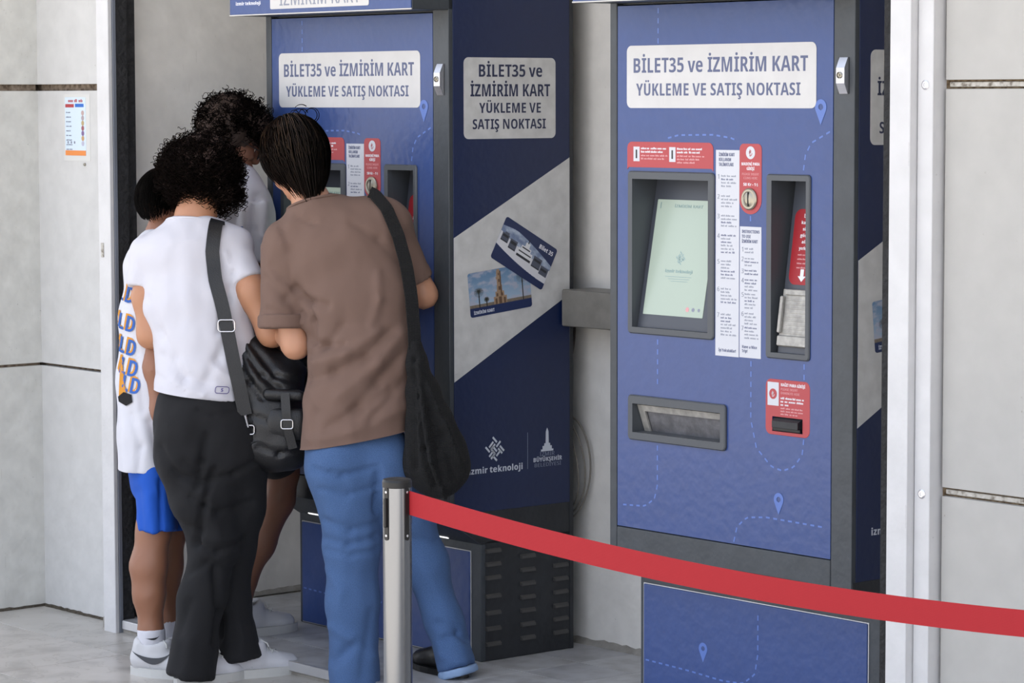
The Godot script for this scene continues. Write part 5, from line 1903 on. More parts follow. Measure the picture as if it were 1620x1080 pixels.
	# creases on the back: [ax, ay, bx, by, width, height]
	func crease(folds: Array):
		if folds.is_empty():
			return
		normals()
		for f in folds:
			var a := Vector2(f[0], f[1]) * 0.001
			var b := Vector2(f[2], f[3]) * 0.001
			var w: float = f[4] * 0.00085
			var amp: float = f[5] * 0.0018
			var ab := b - a
			var l2 := ab.length_squared()
			for k in v.size():
				if nrm[k].z < -0.1:
					continue
				var q := Vector2(v[k].x, v[k].y) - a
				var t := clampf(q.dot(ab) / l2, 0.0, 1.0)
				var d := (q - ab * t).length()
				if d < w * 2.2:
					var g := exp(-d * d / (w * w))
					v[k] += nrm[k] * (amp * g * smoothstep(-0.1, 0.35, nrm[k].z))

	func ripple(freq: Vector3, amp: float, seed_: int):
		normals()
		var n := FastNoiseLite.new()
		n.seed = seed_
		n.frequency = 1.0
		n.fractal_octaves = 2
		for k in v.size():
			v[k] += nrm[k] * (n.get_noise_3dv(v[k] * freq) * amp)

	# everything below the line a-b on the hem is pulled up to it
	func hem(a: Vector3, b: Vector3, low: float):
		for k in v.size():
			var t := (v[k].x - a.x) / (b.x - a.x)
			var y := a.y + (b.y - a.y) * t
			if v[k].y < y and v[k].y > low:
				v[k].y = y + (v[k].y - y) * 0.03

	func mesh() -> ArrayMesh:
		normals()
		var arr := []
		arr.resize(Mesh.ARRAY_MAX)
		arr[Mesh.ARRAY_VERTEX] = v
		arr[Mesh.ARRAY_NORMAL] = nrm
		arr[Mesh.ARRAY_INDEX] = ix
		var m := ArrayMesh.new()
		m.add_surface_from_arrays(Mesh.PRIMITIVE_TRIANGLES, arr)
		return m

	# how far the side facing the back (+z) stands out at (x, y)
	var top := {}
	func relief():
		for p in v:
			var key := Vector2i(roundi(p.x * 100.0), roundi(p.y * 100.0))
			if not top.has(key) or top[key] < p.z:
				top[key] = p.z
	func z_at(x: float, y: float) -> float:
		if top.is_empty():
			relief()
		var sum := 0.0
		var wt := 0.0
		for i in range(-1, 2):
			for j in range(-1, 2):
				var key := Vector2i(roundi(x * 100.0) + i, roundi(y * 100.0) + j)
				if top.has(key):
					var d := Vector2(key.x / 100.0 - x, key.y / 100.0 - y).length()
					var w := exp(-d * d / 0.00008)
					sum += top[key] * w
					wt += w
		return sum / wt if wt > 0.0 else 0.0

func limbs(rows: Array) -> Array:
	var out := []
	for r in rows:
		var side := Vector3.RIGHT
		if r.size() > 11:
			side = side.rotated(Vector3.UP, deg_to_rad(r[11]))
		out.append([mm(r, 0), mm(r, 3), side, r[6] * 0.001, r[7] * 0.001, r[8] * 0.001, r[9] * 0.001, int(r[10])])
	return out

func mm(r: Array, at := 0) -> Vector3:
	return Vector3(r[at], r[at + 1], r[at + 2]) * 0.001

# a head in its own axes (x right, y up, z back; origin between the ears), turned by b and put at o
func head_limbs(o: Vector3, b: Basis, s: float) -> Array:
	var rows := [
		[0, 40, 28, 0, 44, -22, 73, 76, 70, 70, 0], [0, 10, 20, 0, 0, -30, 66, 62, 66, 60, 0],
		[0, 0, -34, 0, -52, -44, 60, 46, 44, 38, 0], [0, -52, -40, 0, -88, -58, 44, 34, 24, 22, 0],
		[-22, 24, -80, 22, 24, -80, 12, 12, 12, 12, 0], [0, 14, -88, 0, -24, -106, 8, 8, 12, 10, 0], [-9, -28, -98, 9, -28, -98, 8, 8, 8, 8, 0],
		[-17, -56, -86, 17, -56, -86, 8, 8, 8, 8, 0], [-14, -66, -86, 14, -66, -86, 8, 8, 8, 8, 0], [0, -86, -78, 0, -90, -76, 14, 12, 14, 12, 0],
		[-34, -16, -72, -40, -24, -62, 18, 18, 18, 18, 0], [34, -16, -72, 40, -24, -62, 18, 18, 18, 18, 0],
		[-31, 4, -98, -31, 3, -98, 13, 10, 13, 10, 2], [31, 4, -98, 31, 3, -98, 13, 10, 13, 10, 2],
		[-72, 14, 12, -70, -16, 4, 8, 16, 7, 11, 0], [72, 14, 12, 70, -16, 4, 8, 16, 7, 11, 0]]
	var out := []
	for r in rows:
		var kind: int = r[10]
		out.append([o + b * (mm(r, 0) * s), o + b * (mm(r, 3) * s), b * Vector3.RIGHT, r[6] * 0.001 * s, r[7] * 0.001 * s, r[8] * 0.001 * s, r[9] * 0.001 * s, kind])
	return out

func face_parts(body: Node3D, o: Vector3, b: Basis, s: float):
	for sx in [-1.0, 1.0]:
		var e := o + b * (Vector3(0.031 * sx, 0.003, -0.0735) * s)
		var sp := SphereMesh.new()
		sp.radius = 0.0125 * s
		sp.height = 0.025 * s
		sp.radial_segments = 20
		sp.rings = 10
		var ey := part(body, "eye", sp, M.eye_white, e)
		var ir := SphereMesh.new()
		ir.radius = 0.0065 * s
		ir.height = 0.013 * s
		ir.radial_segments = 14
		ir.rings = 7
		part(ey, "iris", ir, M.iris, b * Vector3(0.0, -0.001, -0.0075) * s)
		var pts := []
		for k in 6:
			var t := k / 5.0
			pts.append(o + b * (Vector3(sx * (0.014 + 0.034 * t), 0.025 + 0.006 * sin(t * 2.4), -0.092 + 0.016 * t * t) * s))
		part(body, "eyebrow", tube(pts, [0.003, 0.0042, 0.0042, 0.0038, 0.003, 0.0015], 6), M.brow)
	var lp := []
	for k in 7:
		var t := k / 6.0 * 2.0 - 1.0
		lp.append(o + b * (Vector3(0.021 * t, -0.060, -0.0945 + 0.010 * t * t) * s))
	part(body, "lips", tube(lp, [0.001, 0.004, 0.005, 0.0045, 0.005, 0.004, 0.001], 6), M.lips)

# a hand: palm and five bent fingers; d points from the wrist along the palm, n out of the palm's back, curl bends the fingers
func hand_limbs(o: Vector3, d: Vector3, n: Vector3, left: bool, curl: float, s: float) -> Array:
	d = d.normalized()
	n = (n - d * n.dot(d)).normalized()
	var r := d.cross(n) * (-1.0 if left else 1.0)     # towards the thumb
	var out := []
	var L = func(a: Vector3, b: Vector3, wa: float, wb: float, fl: float): out.append([a, b, r, wa * s, wa * fl * s, wb * s, wb * fl * s, 0])
	L.call(o, o + d * 0.045 * s, 0.024, 0.033, 0.62)
	L.call(o + d * 0.045 * s, o + d * 0.078 * s, 0.034, 0.036, 0.45)
	var lens := [[0.044, 0.026, 0.020], [0.049, 0.029, 0.021], [0.045, 0.027, 0.020], [0.034, 0.021, 0.018]]
	for k in 4:
		var p := o + (d * 0.084 + r * (0.027 - 0.018 * k)) * s
		var dir := (d + r * (0.10 - 0.07 * k)).normalized()
		var rad := 0.0088 if k < 3 else 0.0075
		for j in 3:
			dir = dir.rotated(r, (-1.0 if left else 1.0) * curl * (0.55 if j == 0 else 0.9) * (1.0 + 0.12 * k)).normalized()
			var q: Vector3 = p + dir * lens[k][j] * s
			L.call(p, q, rad, rad * 0.92, 1.0)
			p = q
			rad *= 0.92
	var tp := o + (d * 0.022 + r * 0.024) * s
	var td := (d * 0.75 + r * 0.62 - n * 0.25).normalized()
	for l in [0.042, 0.031, 0.024]:
		var q: Vector3 = tp + td * l * s
		L.call(tp, q, 0.0115 if l > 0.04 else 0.0095, 0.0100 if l > 0.04 else 0.0085, 1.0)
		tp = q
		td = (td + d * 0.22 - r * 0.12).normalized()
	return out

func sole_outline(L: float, w: float) -> PackedVector2Array:
	var o := PackedVector2Array()
	for k in 28:
		var a := TAU * k / 28.0
		var x := cos(a)
		var half := w * (0.86 + 0.16 * x - 0.10 * cos(2.0 * a))
		o.append(Vector2(sign(x) * pow(abs(x), 0.8) * L / 2, sign(sin(a)) * pow(abs(sin(a)), 0.85) * half * 0.5 * (1.0 + 0.10 * (1.0 - x * x))))
	return o

# a shoe standing on y = 0 of its own node; heel to toe runs along local +x
func shoe(parent: Node, at: Vector3, heading: Vector3, L: float, w: float, style: int, tick := false) -> Node3D:
	var o := Node3D.new()
	o.name = "shoe"
	parent.add_child(o, true)
	o.position = at
	o.rotation.y = atan2(-heading.z, heading.x)
	var um: Material = [M.shoe_white, M.shoe_mesh, M.shoe_black][style]
	var h0 := 0.026 if style < 2 else 0.018
	part(o, "sole", plate(sole_outline(L, w), h0), M.sole if style < 2 else M.shoe_black, Vector3.ZERO, Vector3(-PI / 2, 0, 0))
	var f := Flesh.new()
	var hw := w * 0.45
	var ank := 0.092 if style < 2 else 0.055
	f.add([
		[Vector3(-L * 0.34, 0.045, 0), Vector3(-L * 0.10, 0.046, 0), Vector3.BACK, hw * 0.86, 0.036, hw * 0.88, 0.036, 0],
		[Vector3(-L * 0.10, 0.042, 0), Vector3(L * 0.24, 0.032, 0), Vector3.BACK, hw * 0.88, 0.036, hw, 0.026, 0],
		[Vector3(L * 0.20, 0.034, 0), Vector3(L * 0.34, 0.031, 0), Vector3.BACK, hw, 0.028, hw * 0.92, 0.026, 0],
		[Vector3(-L * 0.33, 0.055, 0), Vector3(-L * 0.32, ank, 0), Vector3.BACK, hw * 0.92, 0.036, hw * 0.88, 0.032, 0],
		[Vector3(-L * 0.20, 0.055, 0), Vector3(-L * 0.18, ank * 0.95, 0), Vector3.BACK, hw * 0.96, 0.036, hw * 0.95, 0.036, 0],
		[Vector3(-L * 0.10, 0.055, 0), Vector3(-L * 0.07, ank * 0.95, 0), Vector3.BACK, hw * 0.85, 0.034, hw * 0.75, 0.030, 0],
		[Vector3(-L * 0.10, 0.064, 0), Vector3(L * 0.14, 0.046, 0), Vector3.BACK, hw * 0.56, 0.028, hw * 0.66, 0.022, 0],
		[Vector3(-L * 0.21, ank + 0.020, 0), Vector3(-L * 0.18, ank + 0.05, 0), Vector3.BACK, hw * 0.80, 0.040, hw * 0.85, 0.048, 2]], 0.006, 0.014)
	f.relax(1)
	var up := part(o, "upper", f.mesh(), um)
	if tick:
		var s := Soup.new()
		var put := func(p: Vector3) -> Vector3: return Vector3(p.x, p.y, f.z_at(p.x, p.y) + 0.0025)
		var tv: PackedVector3Array = tick_mark(0.135).surface_get_arrays(0)[Mesh.ARRAY_VERTEX]
		for k in range(0, tv.size(), 3):
			split(s, tv[k] + Vector3(-0.112, 0.040, 0), tv[k + 1] + Vector3(-0.112, 0.040, 0), tv[k + 2] + Vector3(-0.112, 0.040, 0), put, 0.008)
		part(o, "side_tick", s.mesh(), M.shoe_grey)
	if style == 2:
		return o
	# tongue and laces
	for k in 5:
		var t := k / 4.0
		var x := lerpf(-L * 0.08, L * 0.15, t)
		var y := lerpf(0.094, 0.069, t)
		var pts := []
		for j in 7:
			var z := (j / 6.0 * 2.0 - 1.0)
			pts.append(Vector3(x + 0.006 * (1 if j % 2 else 0), y + 0.002 - 0.012 * z * z, z * hw * 0.52))
		part(o, "lace", tube(pts, [0.0028], 6), M.sole)
	for s in [-1.0, 1.0]:
		part(o, "lace_loop", tube([Vector3(-L * 0.08, 0.096, 0), Vector3(-L * 0.04, 0.108, 0.018 * s), Vector3(L * 0.02, 0.098, 0.030 * s), Vector3(L * 0.03, 0.088, 0.034 * s)], [0.0024], 6), M.sole)
		# heel patch seam
		part(o, "seam", tube([Vector3(-L * 0.18, 0.030, s * hw * 0.90), Vector3(-L * 0.22, 0.058, s * hw * 0.89), Vector3(-L * 0.20, 0.080, s * hw * 0.80)], [0.0012], 5), M.sole)
	return o

# the curved tick on the side of a shoe or a sock; lies flat in its own x, y
func tick_mark(L: float, drop := 0.30) -> ArrayMesh:
	var mid := []
	var half := []
	for k in 17:
		var t := k / 16.0
		mid.append(Vector2(t * L, L * (drop * (1.0 - t) * (1.0 - t) + 0.30 * pow(t, 5.0))))
		half.append(Vector2(0.04, 0.075) * L * sin(PI * pow(t, 1.7)))
	var s := Soup.new()
	for k in 16:
		s.quad(v3(mid[k] + half[k], 0), v3(mid[k + 1] + half[k + 1], 0), v3(mid[k + 1] - half[k + 1], 0), v3(mid[k] - half[k], 0), Vector3.BACK)
	return s.mesh()

# words laid on the back of a garment so that they follow its shape
func cloth_words(parent: Node, called: String, f: Flesh, txt: String, cap: float, x: float, y: float, lean: float, m: Material, lift := 0.0015, squeeze := 1.0):
	var t := TextMesh.new()
	t.text = txt
	t.font = font(true)
	t.font_size = 48
	t.pixel_size = cap / 0.714 / 48.0
	t.depth = 0.0
	t.curve_step = 1.0
	var arr := t.surface_get_arrays(0)
	var src: PackedVector3Array = arr[Mesh.ARRAY_VERTEX]
	var idx: PackedInt32Array = arr[Mesh.ARRAY_INDEX]
	var s := Soup.new()
	var put := func(p: Vector3) -> Vector3:
		var q := Vector2(p.x * squeeze, p.y).rotated(lean) + Vector2(x, y)
		var z := f.z_at(q.x, q.y)
		var on: bool = f.top.has(Vector2i(roundi(q.x * 100.0), roundi(q.y * 100.0))) and f.top.has(Vector2i(roundi(q.x * 100.0) - 1, roundi(q.y * 100.0)))
		return Vector3(q.x, q.y, z + lift) if on else Vector3.INF
	for k in range(0, idx.size(), 3):
		var p := []
		for j in 3:
			p.append(src[idx[k + j]])
		if abs(p[0].z) > 1e-3 and false:
			continue
		split(s, p[0], p[1], p[2], put, 0.010)
	part(parent, called, s.mesh(), m)

func split(s: Soup, a: Vector3, b: Vector3, c: Vector3, put: Callable, most: float):
	var l0 := a.distance_to(b)
	var l1 := b.distance_to(c)
	var l2 := c.distance_to(a)
	if max(l0, max(l1, l2)) > most:
		if l0 >= l1 and l0 >= l2:
			var m := (a + b) / 2
			split(s, a, m, c, put, most)
			split(s, m, b, c, put, most)
		elif l1 >= l2:
			var m := (b + c) / 2
			split(s, a, b, m, put, most)
			split(s, a, m, c, put, most)
		else:
			var m := (a + c) / 2
			split(s, a, b, m, put, most)
			split(s, m, b, c, put, most)
		return
	var q := [put.call(a), put.call(b), put.call(c)]
	if q[0].is_finite() and q[1].is_finite() and q[2].is_finite():
		s.tri(q[0], q[1], q[2], Vector3.BACK, Vector3.BACK, Vector3.BACK)

# ------------------------------------------------------------------ hair
# light strands: a ribbon tube with few sides, written straight into arrays
class Strands:
	var v := PackedVector3Array()
	var n := PackedVector3Array()
	var ix := PackedInt32Array()
	func strand(path: PackedVector3Array, r0: float, r1: float, sides := 3):
		var cnt := path.size()
		var t0 := (path[1] - path[0]).normalized()
		var side := t0.cross(Vector3(0.3, 1, 0.2)).normalized()
		var first := v.size()
		for k in cnt:
			var t := (path[mini(k + 1, cnt - 1)] - path[maxi(k - 1, 0)]).normalized()
			side = (side - t * side.dot(t)).normalized()
			var up := side.cross(t)
			var r := lerpf(r0, r1, float(k) / (cnt - 1))
			for j in sides:
				var a := TAU * j / sides
				var d := side * cos(a) + up * sin(a)
				v.append(path[k] + d * r)
				n.append(d)
			if k > 0:
				var p := first + (k - 1) * sides
				for j in sides:
					var i := (j + 1) % sides
					ix.append_array([p + j, p + sides + j, p + i, p + i, p + sides + j, p + sides + i])
	func mesh() -> ArrayMesh:
		var arr := []
		arr.resize(Mesh.ARRAY_MAX)
		arr[Mesh.ARRAY_VERTEX] = v
		arr[Mesh.ARRAY_NORMAL] = n
		arr[Mesh.ARRAY_INDEX] = ix
		var m := ArrayMesh.new()
		m.add_surface_from_arrays(Mesh.PRIMITIVE_TRIANGLES, arr)
		return m

# springy curls growing out of an ellipsoid scalp (o, half axes, basis) and falling
func curls(g: RandomNumberGenerator, o: Vector3, b: Basis, half: Vector3, count: int, length: Vector2, coil: Vector2, r: float, fall: float, keep: Callable, flare := 1.0) -> ArrayMesh:
	var s := Strands.new()
	var made := 0
	while made < count:
		var d := Vector3(g.randfn(), g.randfn(), g.randfn()).normalized()
		if not keep.call(d):
			continue
		made += 1
		var root := o + b * (d * half)
		var out := (b * (d / half)).normalized()
		var L := g.randf_range(length.x, length.y)
		var cr := g.randf_range(coil.x, coil.y)
		var turns := L / g.randf_range(0.022, 0.034)
		var steps := int(clampf(turns * 9.0, 14, 44))
		var ph := g.randf() * TAU
		var sg := 1.0 if g.randf() < 0.5 else -1.0
		var p := root - out * 0.006
		var dir := (out * flare + Vector3(g.randfn(), g.randfn(), g.randfn()) * 0.35).normalized()
		var path := PackedVector3Array()
		for k in steps + 1:
			var t := float(k) / steps
			var u := dir.cross(Vector3(0.31, 0.2, 0.9)).normalized()
			var w := dir.cross(u)
			var a := ph + sg * turns * TAU * t
			path.append(p + (u * cos(a) + w * sin(a)) * cr * minf(1.0, t * 4.0))
			dir = (dir + Vector3.DOWN * fall * (1.0 / steps) * 3.0).normalized()
			p += dir * (L * 0.62 / steps)
		s.strand(path, r, r * 0.6)
	return s.mesh()

# smooth locks combed from the crown over the head, then hanging
func locks(g: RandomNumberGenerator, o: Vector3, b: Basis, half: Vector3, count: int, spread: float, r: float, stop: Callable, hang: Callable) -> ArrayMesh:
	var s := Strands.new()
	for n in count:
		var az := g.randf() * TAU
		var path := PackedVector3Array()
		var end: float = stop.call(az) + g.randfn() * 0.06
		var drop: float = hang.call(az) * g.randf_range(0.75, 1.15)
		var start := g.randf_range(0.0, 1.1)
		var lift := g.randf_range(0.98, 1.0 + spread)
		var bend := g.randfn() * 0.16
		var last := Vector3.ZERO
		var q := az
		for k in 13:
			var t := k / 12.0
			var pol := lerpf(start, end, t)
			q = az + bend * t * t
			var d := Vector3(sin(pol) * cos(q), cos(pol), sin(pol) * sin(q))
			var l := lift + 0.012 * sin(t * 5.0 + n)
			last = d * half * l
			path.append(o + b * last)
		if drop > 0.0:
			var inward := Vector3(-cos(q), 0, -sin(q))
			for k in 5:
				var t := (k + 1) / 5.0
				path.append(o + b * (last + Vector3.DOWN * drop * t + inward * drop * (0.15 * t + 0.28 * t * t)))
		s.strand(path, r, r * 0.35)
	return s.mesh()

# the ribbed band around a neck opening: r is the garment's square-ended neck row
func neckband(t: Node3D, r: Array, m: Material):
	var a := mm(r, 0)
	var b := mm(r, 3)
	var ax := (b - a).normalized()
	var sd := (Vector3.RIGHT - ax * ax.x).normalized()
	var nd := ax.cross(sd)
	for k in 2:
		var pts := []
		for j in 41:
			var q := TAU * j / 40.0
			pts.append(b - ax * (0.002 + 0.016 * k) + sd * cos(q) * (r[8] * 0.001 - 0.001) + nd * sin(q) * (r[9] * 0.001 - 0.001))
		part(t, "neckband", tube(pts, [0.0042 if k == 0 else 0.0016], 6), m)

# a strap's path pressed onto the garment under it
func drape(path: Array, f: Flesh, lift: float, keep_last: int) -> Array:
	var c := Curve3D.new()
	for k in path.size():
		var tg: Vector3 = (path[min(k + 1, path.size() - 1)] - path[max(k - 1, 0)]) * 0.17
		c.add_point(path[k], -tg, tg)
	var out := []
	var L := c.get_baked_length()
	var n := int(L / 0.022)
	for k in n + 1:
		var p := c.sample_baked(L * k / n)
		if k <= n - keep_last:
			var z := f.z_at(p.x, p.y)
			if z != 0.0:
				p.z = max(p.z, z + lift)
		out.append(p)
	return out

const FACE := 49.91
func build_people():
	person_boy()
	person_glasses()
	person_curly()
	person_brown()

func someone(d: Dictionary, label: String) -> Node3D:
	return thing("person", label, "person", Vector3(d.at[0], d.at[1], d.at[2]), deg_to_rad(FACE), "people at the ticket machine")

func garment(t: Node3D, called: String, d: Dictionary, key: String, m: Material, h: float, k: float, relaxes := 2, wave := 0.0, seed_ := 1) -> Flesh:
	var f := Flesh.new()
	f.add(limbs(d[key]), h, k)
	f.relax(relaxes)
	if wave > 0.0:
		f.ripple(Vector3(11, 7, 11), wave, seed_)
	if d.has(key + "_fold"):
		f.crease(d[key + "_fold"])
	if d.has(key + "_cut"):
		f.hem(mm(d[key + "_cut"][0]), mm(d[key + "_cut"][1]), mm(d[key + "_cut"][0]).y - 0.12)
	part(t, called, f.mesh(), m)
	return f

func flesh_body(t: Node3D, d: Dictionary, m: Material, head_at: Vector3, hb: Basis, hs: float, hands: Array) -> MeshInstance3D:
	var f := Flesh.new()
	f.add(limbs(d.body), 0.011, 0.03)
	f.relax(2)
	f.add(head_limbs(head_at, hb, hs), 0.0048, 0.016)
	for h in hands:
		f.add(hand_limbs(h[0], h[1], h[2], h[3], h[4], h[5]), 0.0036, 0.006)
	f.relax(1, 0.3)
	var o := part(t, "body", f.mesh(), m)
	face_parts(o, head_at, hb, hs)
	return o

# a head looks along -z of its basis; yaw turns it to its left, pitch down, roll towards its right shoulder
func gaze(yaw: float, pitch: float, roll: float) -> Basis:
	return Basis(Vector3.UP, deg_to_rad(yaw)) * Basis(Vector3.RIGHT, deg_to_rad(-pitch)) * Basis(Vector3.BACK, deg_to_rad(-roll))

# ---- curly hair, white T-shirt, black trousers
func person_curly():
	var d := CURLY
	var t := someone(d, "person with dark curly hair, white T-shirt and black trousers, seen from behind")
	var hb := gaze(-14, 30, 6)
	var ho := mm(d.joints[0])
	flesh_body(t, d, M.skin_warm, ho, hb, 0.94, [[mm(d.joints[1]), Vector3(0.25, 0.15, -1), Vector3.UP, true, 0.5, 0.92], [mm(d.joints[2]), Vector3(-0.15, 0.1, -1), Vector3.UP, false, 0.5, 0.92]])
	var sh := garment(t, "t_shirt", d, "shirt", M.white_cotton, 0.009, 0.035, 2, 0.004, 3)
	cloth_words(t, "hem_logo", sh, "S", 0.010, 0.072, 0.860, -0.1, M.print_purple)
	cloth_frame(t, sh, Vector2(0.072, 0.860), Vector2(0.019, 0.0095), -0.1)
	garment(t, "trousers", d, "trousers", M.black_cloth, 0.010, 0.035, 2, 0.004, 5)
	neckband(t, d.shirt[1], M.white_cotton)
	var hair := Flesh.new()
	var hl := []
	for r in [[0, 34, 22, 0, 30, -10, 90, 84, 86, 80], [0, 0, 50, 0, -24, 44, 86, 58, 76, 48], [-54, 0, 20, -74, -36, 16, 44, 50, 36, 42], [58, 0, 10, 74, -50, 10, 44, 50, 36, 42]]:
		hl.append([ho + hb * mm(r, 0), ho + hb * mm(r, 3), hb * Vector3.RIGHT, r[6] * 0.001, r[7] * 0.001, r[8] * 0.001, r[9] * 0.001, 0])
	hair.add(hl, 0.009, 0.03)
	hair.ripple(Vector3(40, 40, 40), 0.012, 8)
	var ho_mesh := part(t, "hair", hair.mesh(), M.hair_black)
	var g := RandomNumberGenerator.new()
	g.seed = 21
	var c := ho + hb * Vector3(-0.006, 0.010, 0.022)
	part(ho_mesh, "curls", curls(g, c, hb, Vector3(0.110, 0.088, 0.100), 1300, Vector2(0.05, 0.115), Vector2(0.004, 0.009), 0.0015, 0.95, func(q): return q.z > -0.35 or q.y > 0.1), M.hair_black)
	part(ho_mesh, "curls", curls(g, c + Vector3(0.02, -0.045, 0), hb, Vector3(0.104, 0.062, 0.085), 480, Vector2(0.05, 0.10), Vector2(0.005, 0.010), 0.0015, 0.9, func(q): return q.y < 0.1 and q.z > -0.5), M.hair_black)
	# shoes
	shoe(t, Vector3(0.028, 0.0, 0.128), Vector3(0.75, 0, -0.66), 0.262, 0.094, 1)
	shoe(t, Vector3(0.167, 0.0, 0.029), Vector3(0.86, 0, -0.50), 0.262, 0.094, 1)
	leather_bag(d, sh)

func cloth_frame(t: Node3D, f: Flesh, c: Vector2, half: Vector2, lean: float):
	var pts := []
	for p in round_rect(-half.x, -half.y, half.x, half.y, 0.006, 3):
		var q: Vector2 = p.rotated(lean) + c
		pts.append(Vector3(q.x, q.y, f.z_at(q.x, q.y) + 0.0015))
	pts.append(pts[0])
	part(t, "hem_logo", tube(pts, [0.0009], 4), M.print_purple)

func ribbon(path: Array, width: float, thick: float, across: Callable) -> ArrayMesh:
	var c := Curve3D.new()
	for k in path.size():
		var tg: Vector3 = (path[min(k + 1, path.size() - 1)] - path[max(k - 1, 0)]) * 0.17
		c.add_point(path[k], -tg, tg)
	var s := Soup.new()
	var L := c.get_baked_length()
	var n := int(L / 0.012)
	var rows := []
	for k in n + 1:
		var p := c.sample_baked(L * k / n)
		var q := c.sample_baked(min(L, L * k / n + 0.004)) - c.sample_baked(max(0, L * k / n - 0.004))
		var tg := q.normalized()
		var up: Vector3 = across.call(p, tg)
		up = (up - tg * up.dot(tg)).normalized()
		var side := tg.cross(up)
		rows.append([p - side * width / 2 + up * thick / 2, p + side * width / 2 + up * thick / 2, p + side * width / 2 - up * thick / 2, p - side * width / 2 - up * thick / 2, up, side])
	for k in n:
		var a: Array = rows[k]
		var b: Array = rows[k + 1]
		s.squad(a[0], a[1], b[1], b[0], a[4], a[4], b[4], b[4])
		s.squad(a[3], a[2], b[2], b[3], -a[4], -a[4], -b[4], -b[4])
		s.squad(a[1], a[2], b[2], b[1], a[5], a[5], b[5], b[5])
		s.squad(a[0], a[3], b[3], b[0], -a[5], -a[5], -b[5], -b[5])
	return s.mesh()

func points(rows: Array) -> Array:
	var o := []
	for r in rows:
		o.append(mm(r))
	return o

func leather_bag(d: Dictionary, sh: Flesh):
	var t := thing("shoulder_bag", "black leather shoulder bag with buckled pocket, between the white and brown shirts", "bag", Vector3(d.at[0], d.at[1], d.at[2]), deg_to_rad(FACE))
	var f := garment(t, "bag_body", d, "bag", M.leather, 0.008, 0.03, 2, 0.003, 11)
	var sp := points(d.strap)
	sp = drape(sp, sh, 0.006, 2)
	part(t, "strap", ribbon(sp, 0.040, 0.004, func(p, tg): return Vector3(0.15, 0.6 if p.y > 1.30 else 0.0, 1.0)), M.leather)
	var pk := mm(d.bag_parts[0])
	# front pocket with a flap and a buckled tab
	var flap := Flesh.new()
	var z: float = f.z_at(pk.x, pk.y) - 0.006
	flap.add([[Vector3(pk.x - 0.040, pk.y + 0.045, z), Vector3(pk.x + 0.055, pk.y + 0.040, z), Vector3.UP, 0.018, 0.016, 0.018, 0.016, 0], [Vector3(pk.x - 0.030, pk.y - 0.04, z + 0.002), Vector3(pk.x + 0.055, pk.y - 0.045, z), Vector3.UP, 0.048, 0.020, 0.048, 0.018, 0]], 0.007, 0.02)
	flap.relax(2)
	var po := part(t, "pocket", flap.mesh(), M.leather)
	part(po, "tab", ribbon([Vector3(pk.x + 0.012, pk.y + 0.050, z + 0.020), Vector3(pk.x + 0.016, pk.y - 0.01, z + 0.028), Vector3(pk.x + 0.020, pk.y - 0.055, z + 0.027), Vector3(pk.x + 0.034, pk.y - 0.112, z + 0.020)], 0.026, 0.004, func(p, tg): return Vector3.BACK), M.leather)
	part(po, "buckle", ring_frame(Vector3(pk.x + 0.018, pk.y - 0.040, z + 0.031), 0.017, 0.013, 0.0022), M.chrome)
	# strap fittings
	var bk := mm(d.bag_parts[2])
	part(t, "strap_buckle", ring_frame(bk, 0.024, 0.017, 0.0024), M.chrome)
	var ho := mm(d.bag_parts[1])
	var zz: float = f.z_at(ho.x, ho.y) + 0.010
	part(t, "hook", tube([Vector3(ho.x - 0.010, ho.y + 0.038, zz + 0.01), Vector3(ho.x - 0.006, ho.y + 0.018, zz + 0.006), Vector3(ho.x - 0.002, ho.y + 0.002, zz + 0.004)], [0.0045, 0.0035, 0.003], 8), M.chrome)
	part(t, "ring", ring_frame(Vector3(ho.x + 0.001, ho.y - 0.006, zz), 0.014, 0.013, 0.0022), M.chrome)
	# piping along the rounded end
	var pts := []
	for k in 15:
		var a := PI * (0.98 - 0.75 * k / 14.0)
		var x := ho.x + 0.022 + cos(a) * 0.038
		var y := ho.y - 0.090 + sin(a) * 0.050
		pts.append(Vector3(x, y, f.z_at(x, y) + 0.001))
	part(t, "piping", tube(pts, [0.0022], 6), M.leather)

func ring_frame(c: Vector3, hx: float, hy: float, r: float) -> ArrayMesh:
	var pts := []
	for p in round_rect(-hx, -hy, hx, hy, min(hx, hy) * 0.5, 4):
		pts.append(c + Vector3(p.x, p.y, 0))
	pts.append(pts[0])
	pts.append(pts[1])
	return tube(pts, [r], 6)

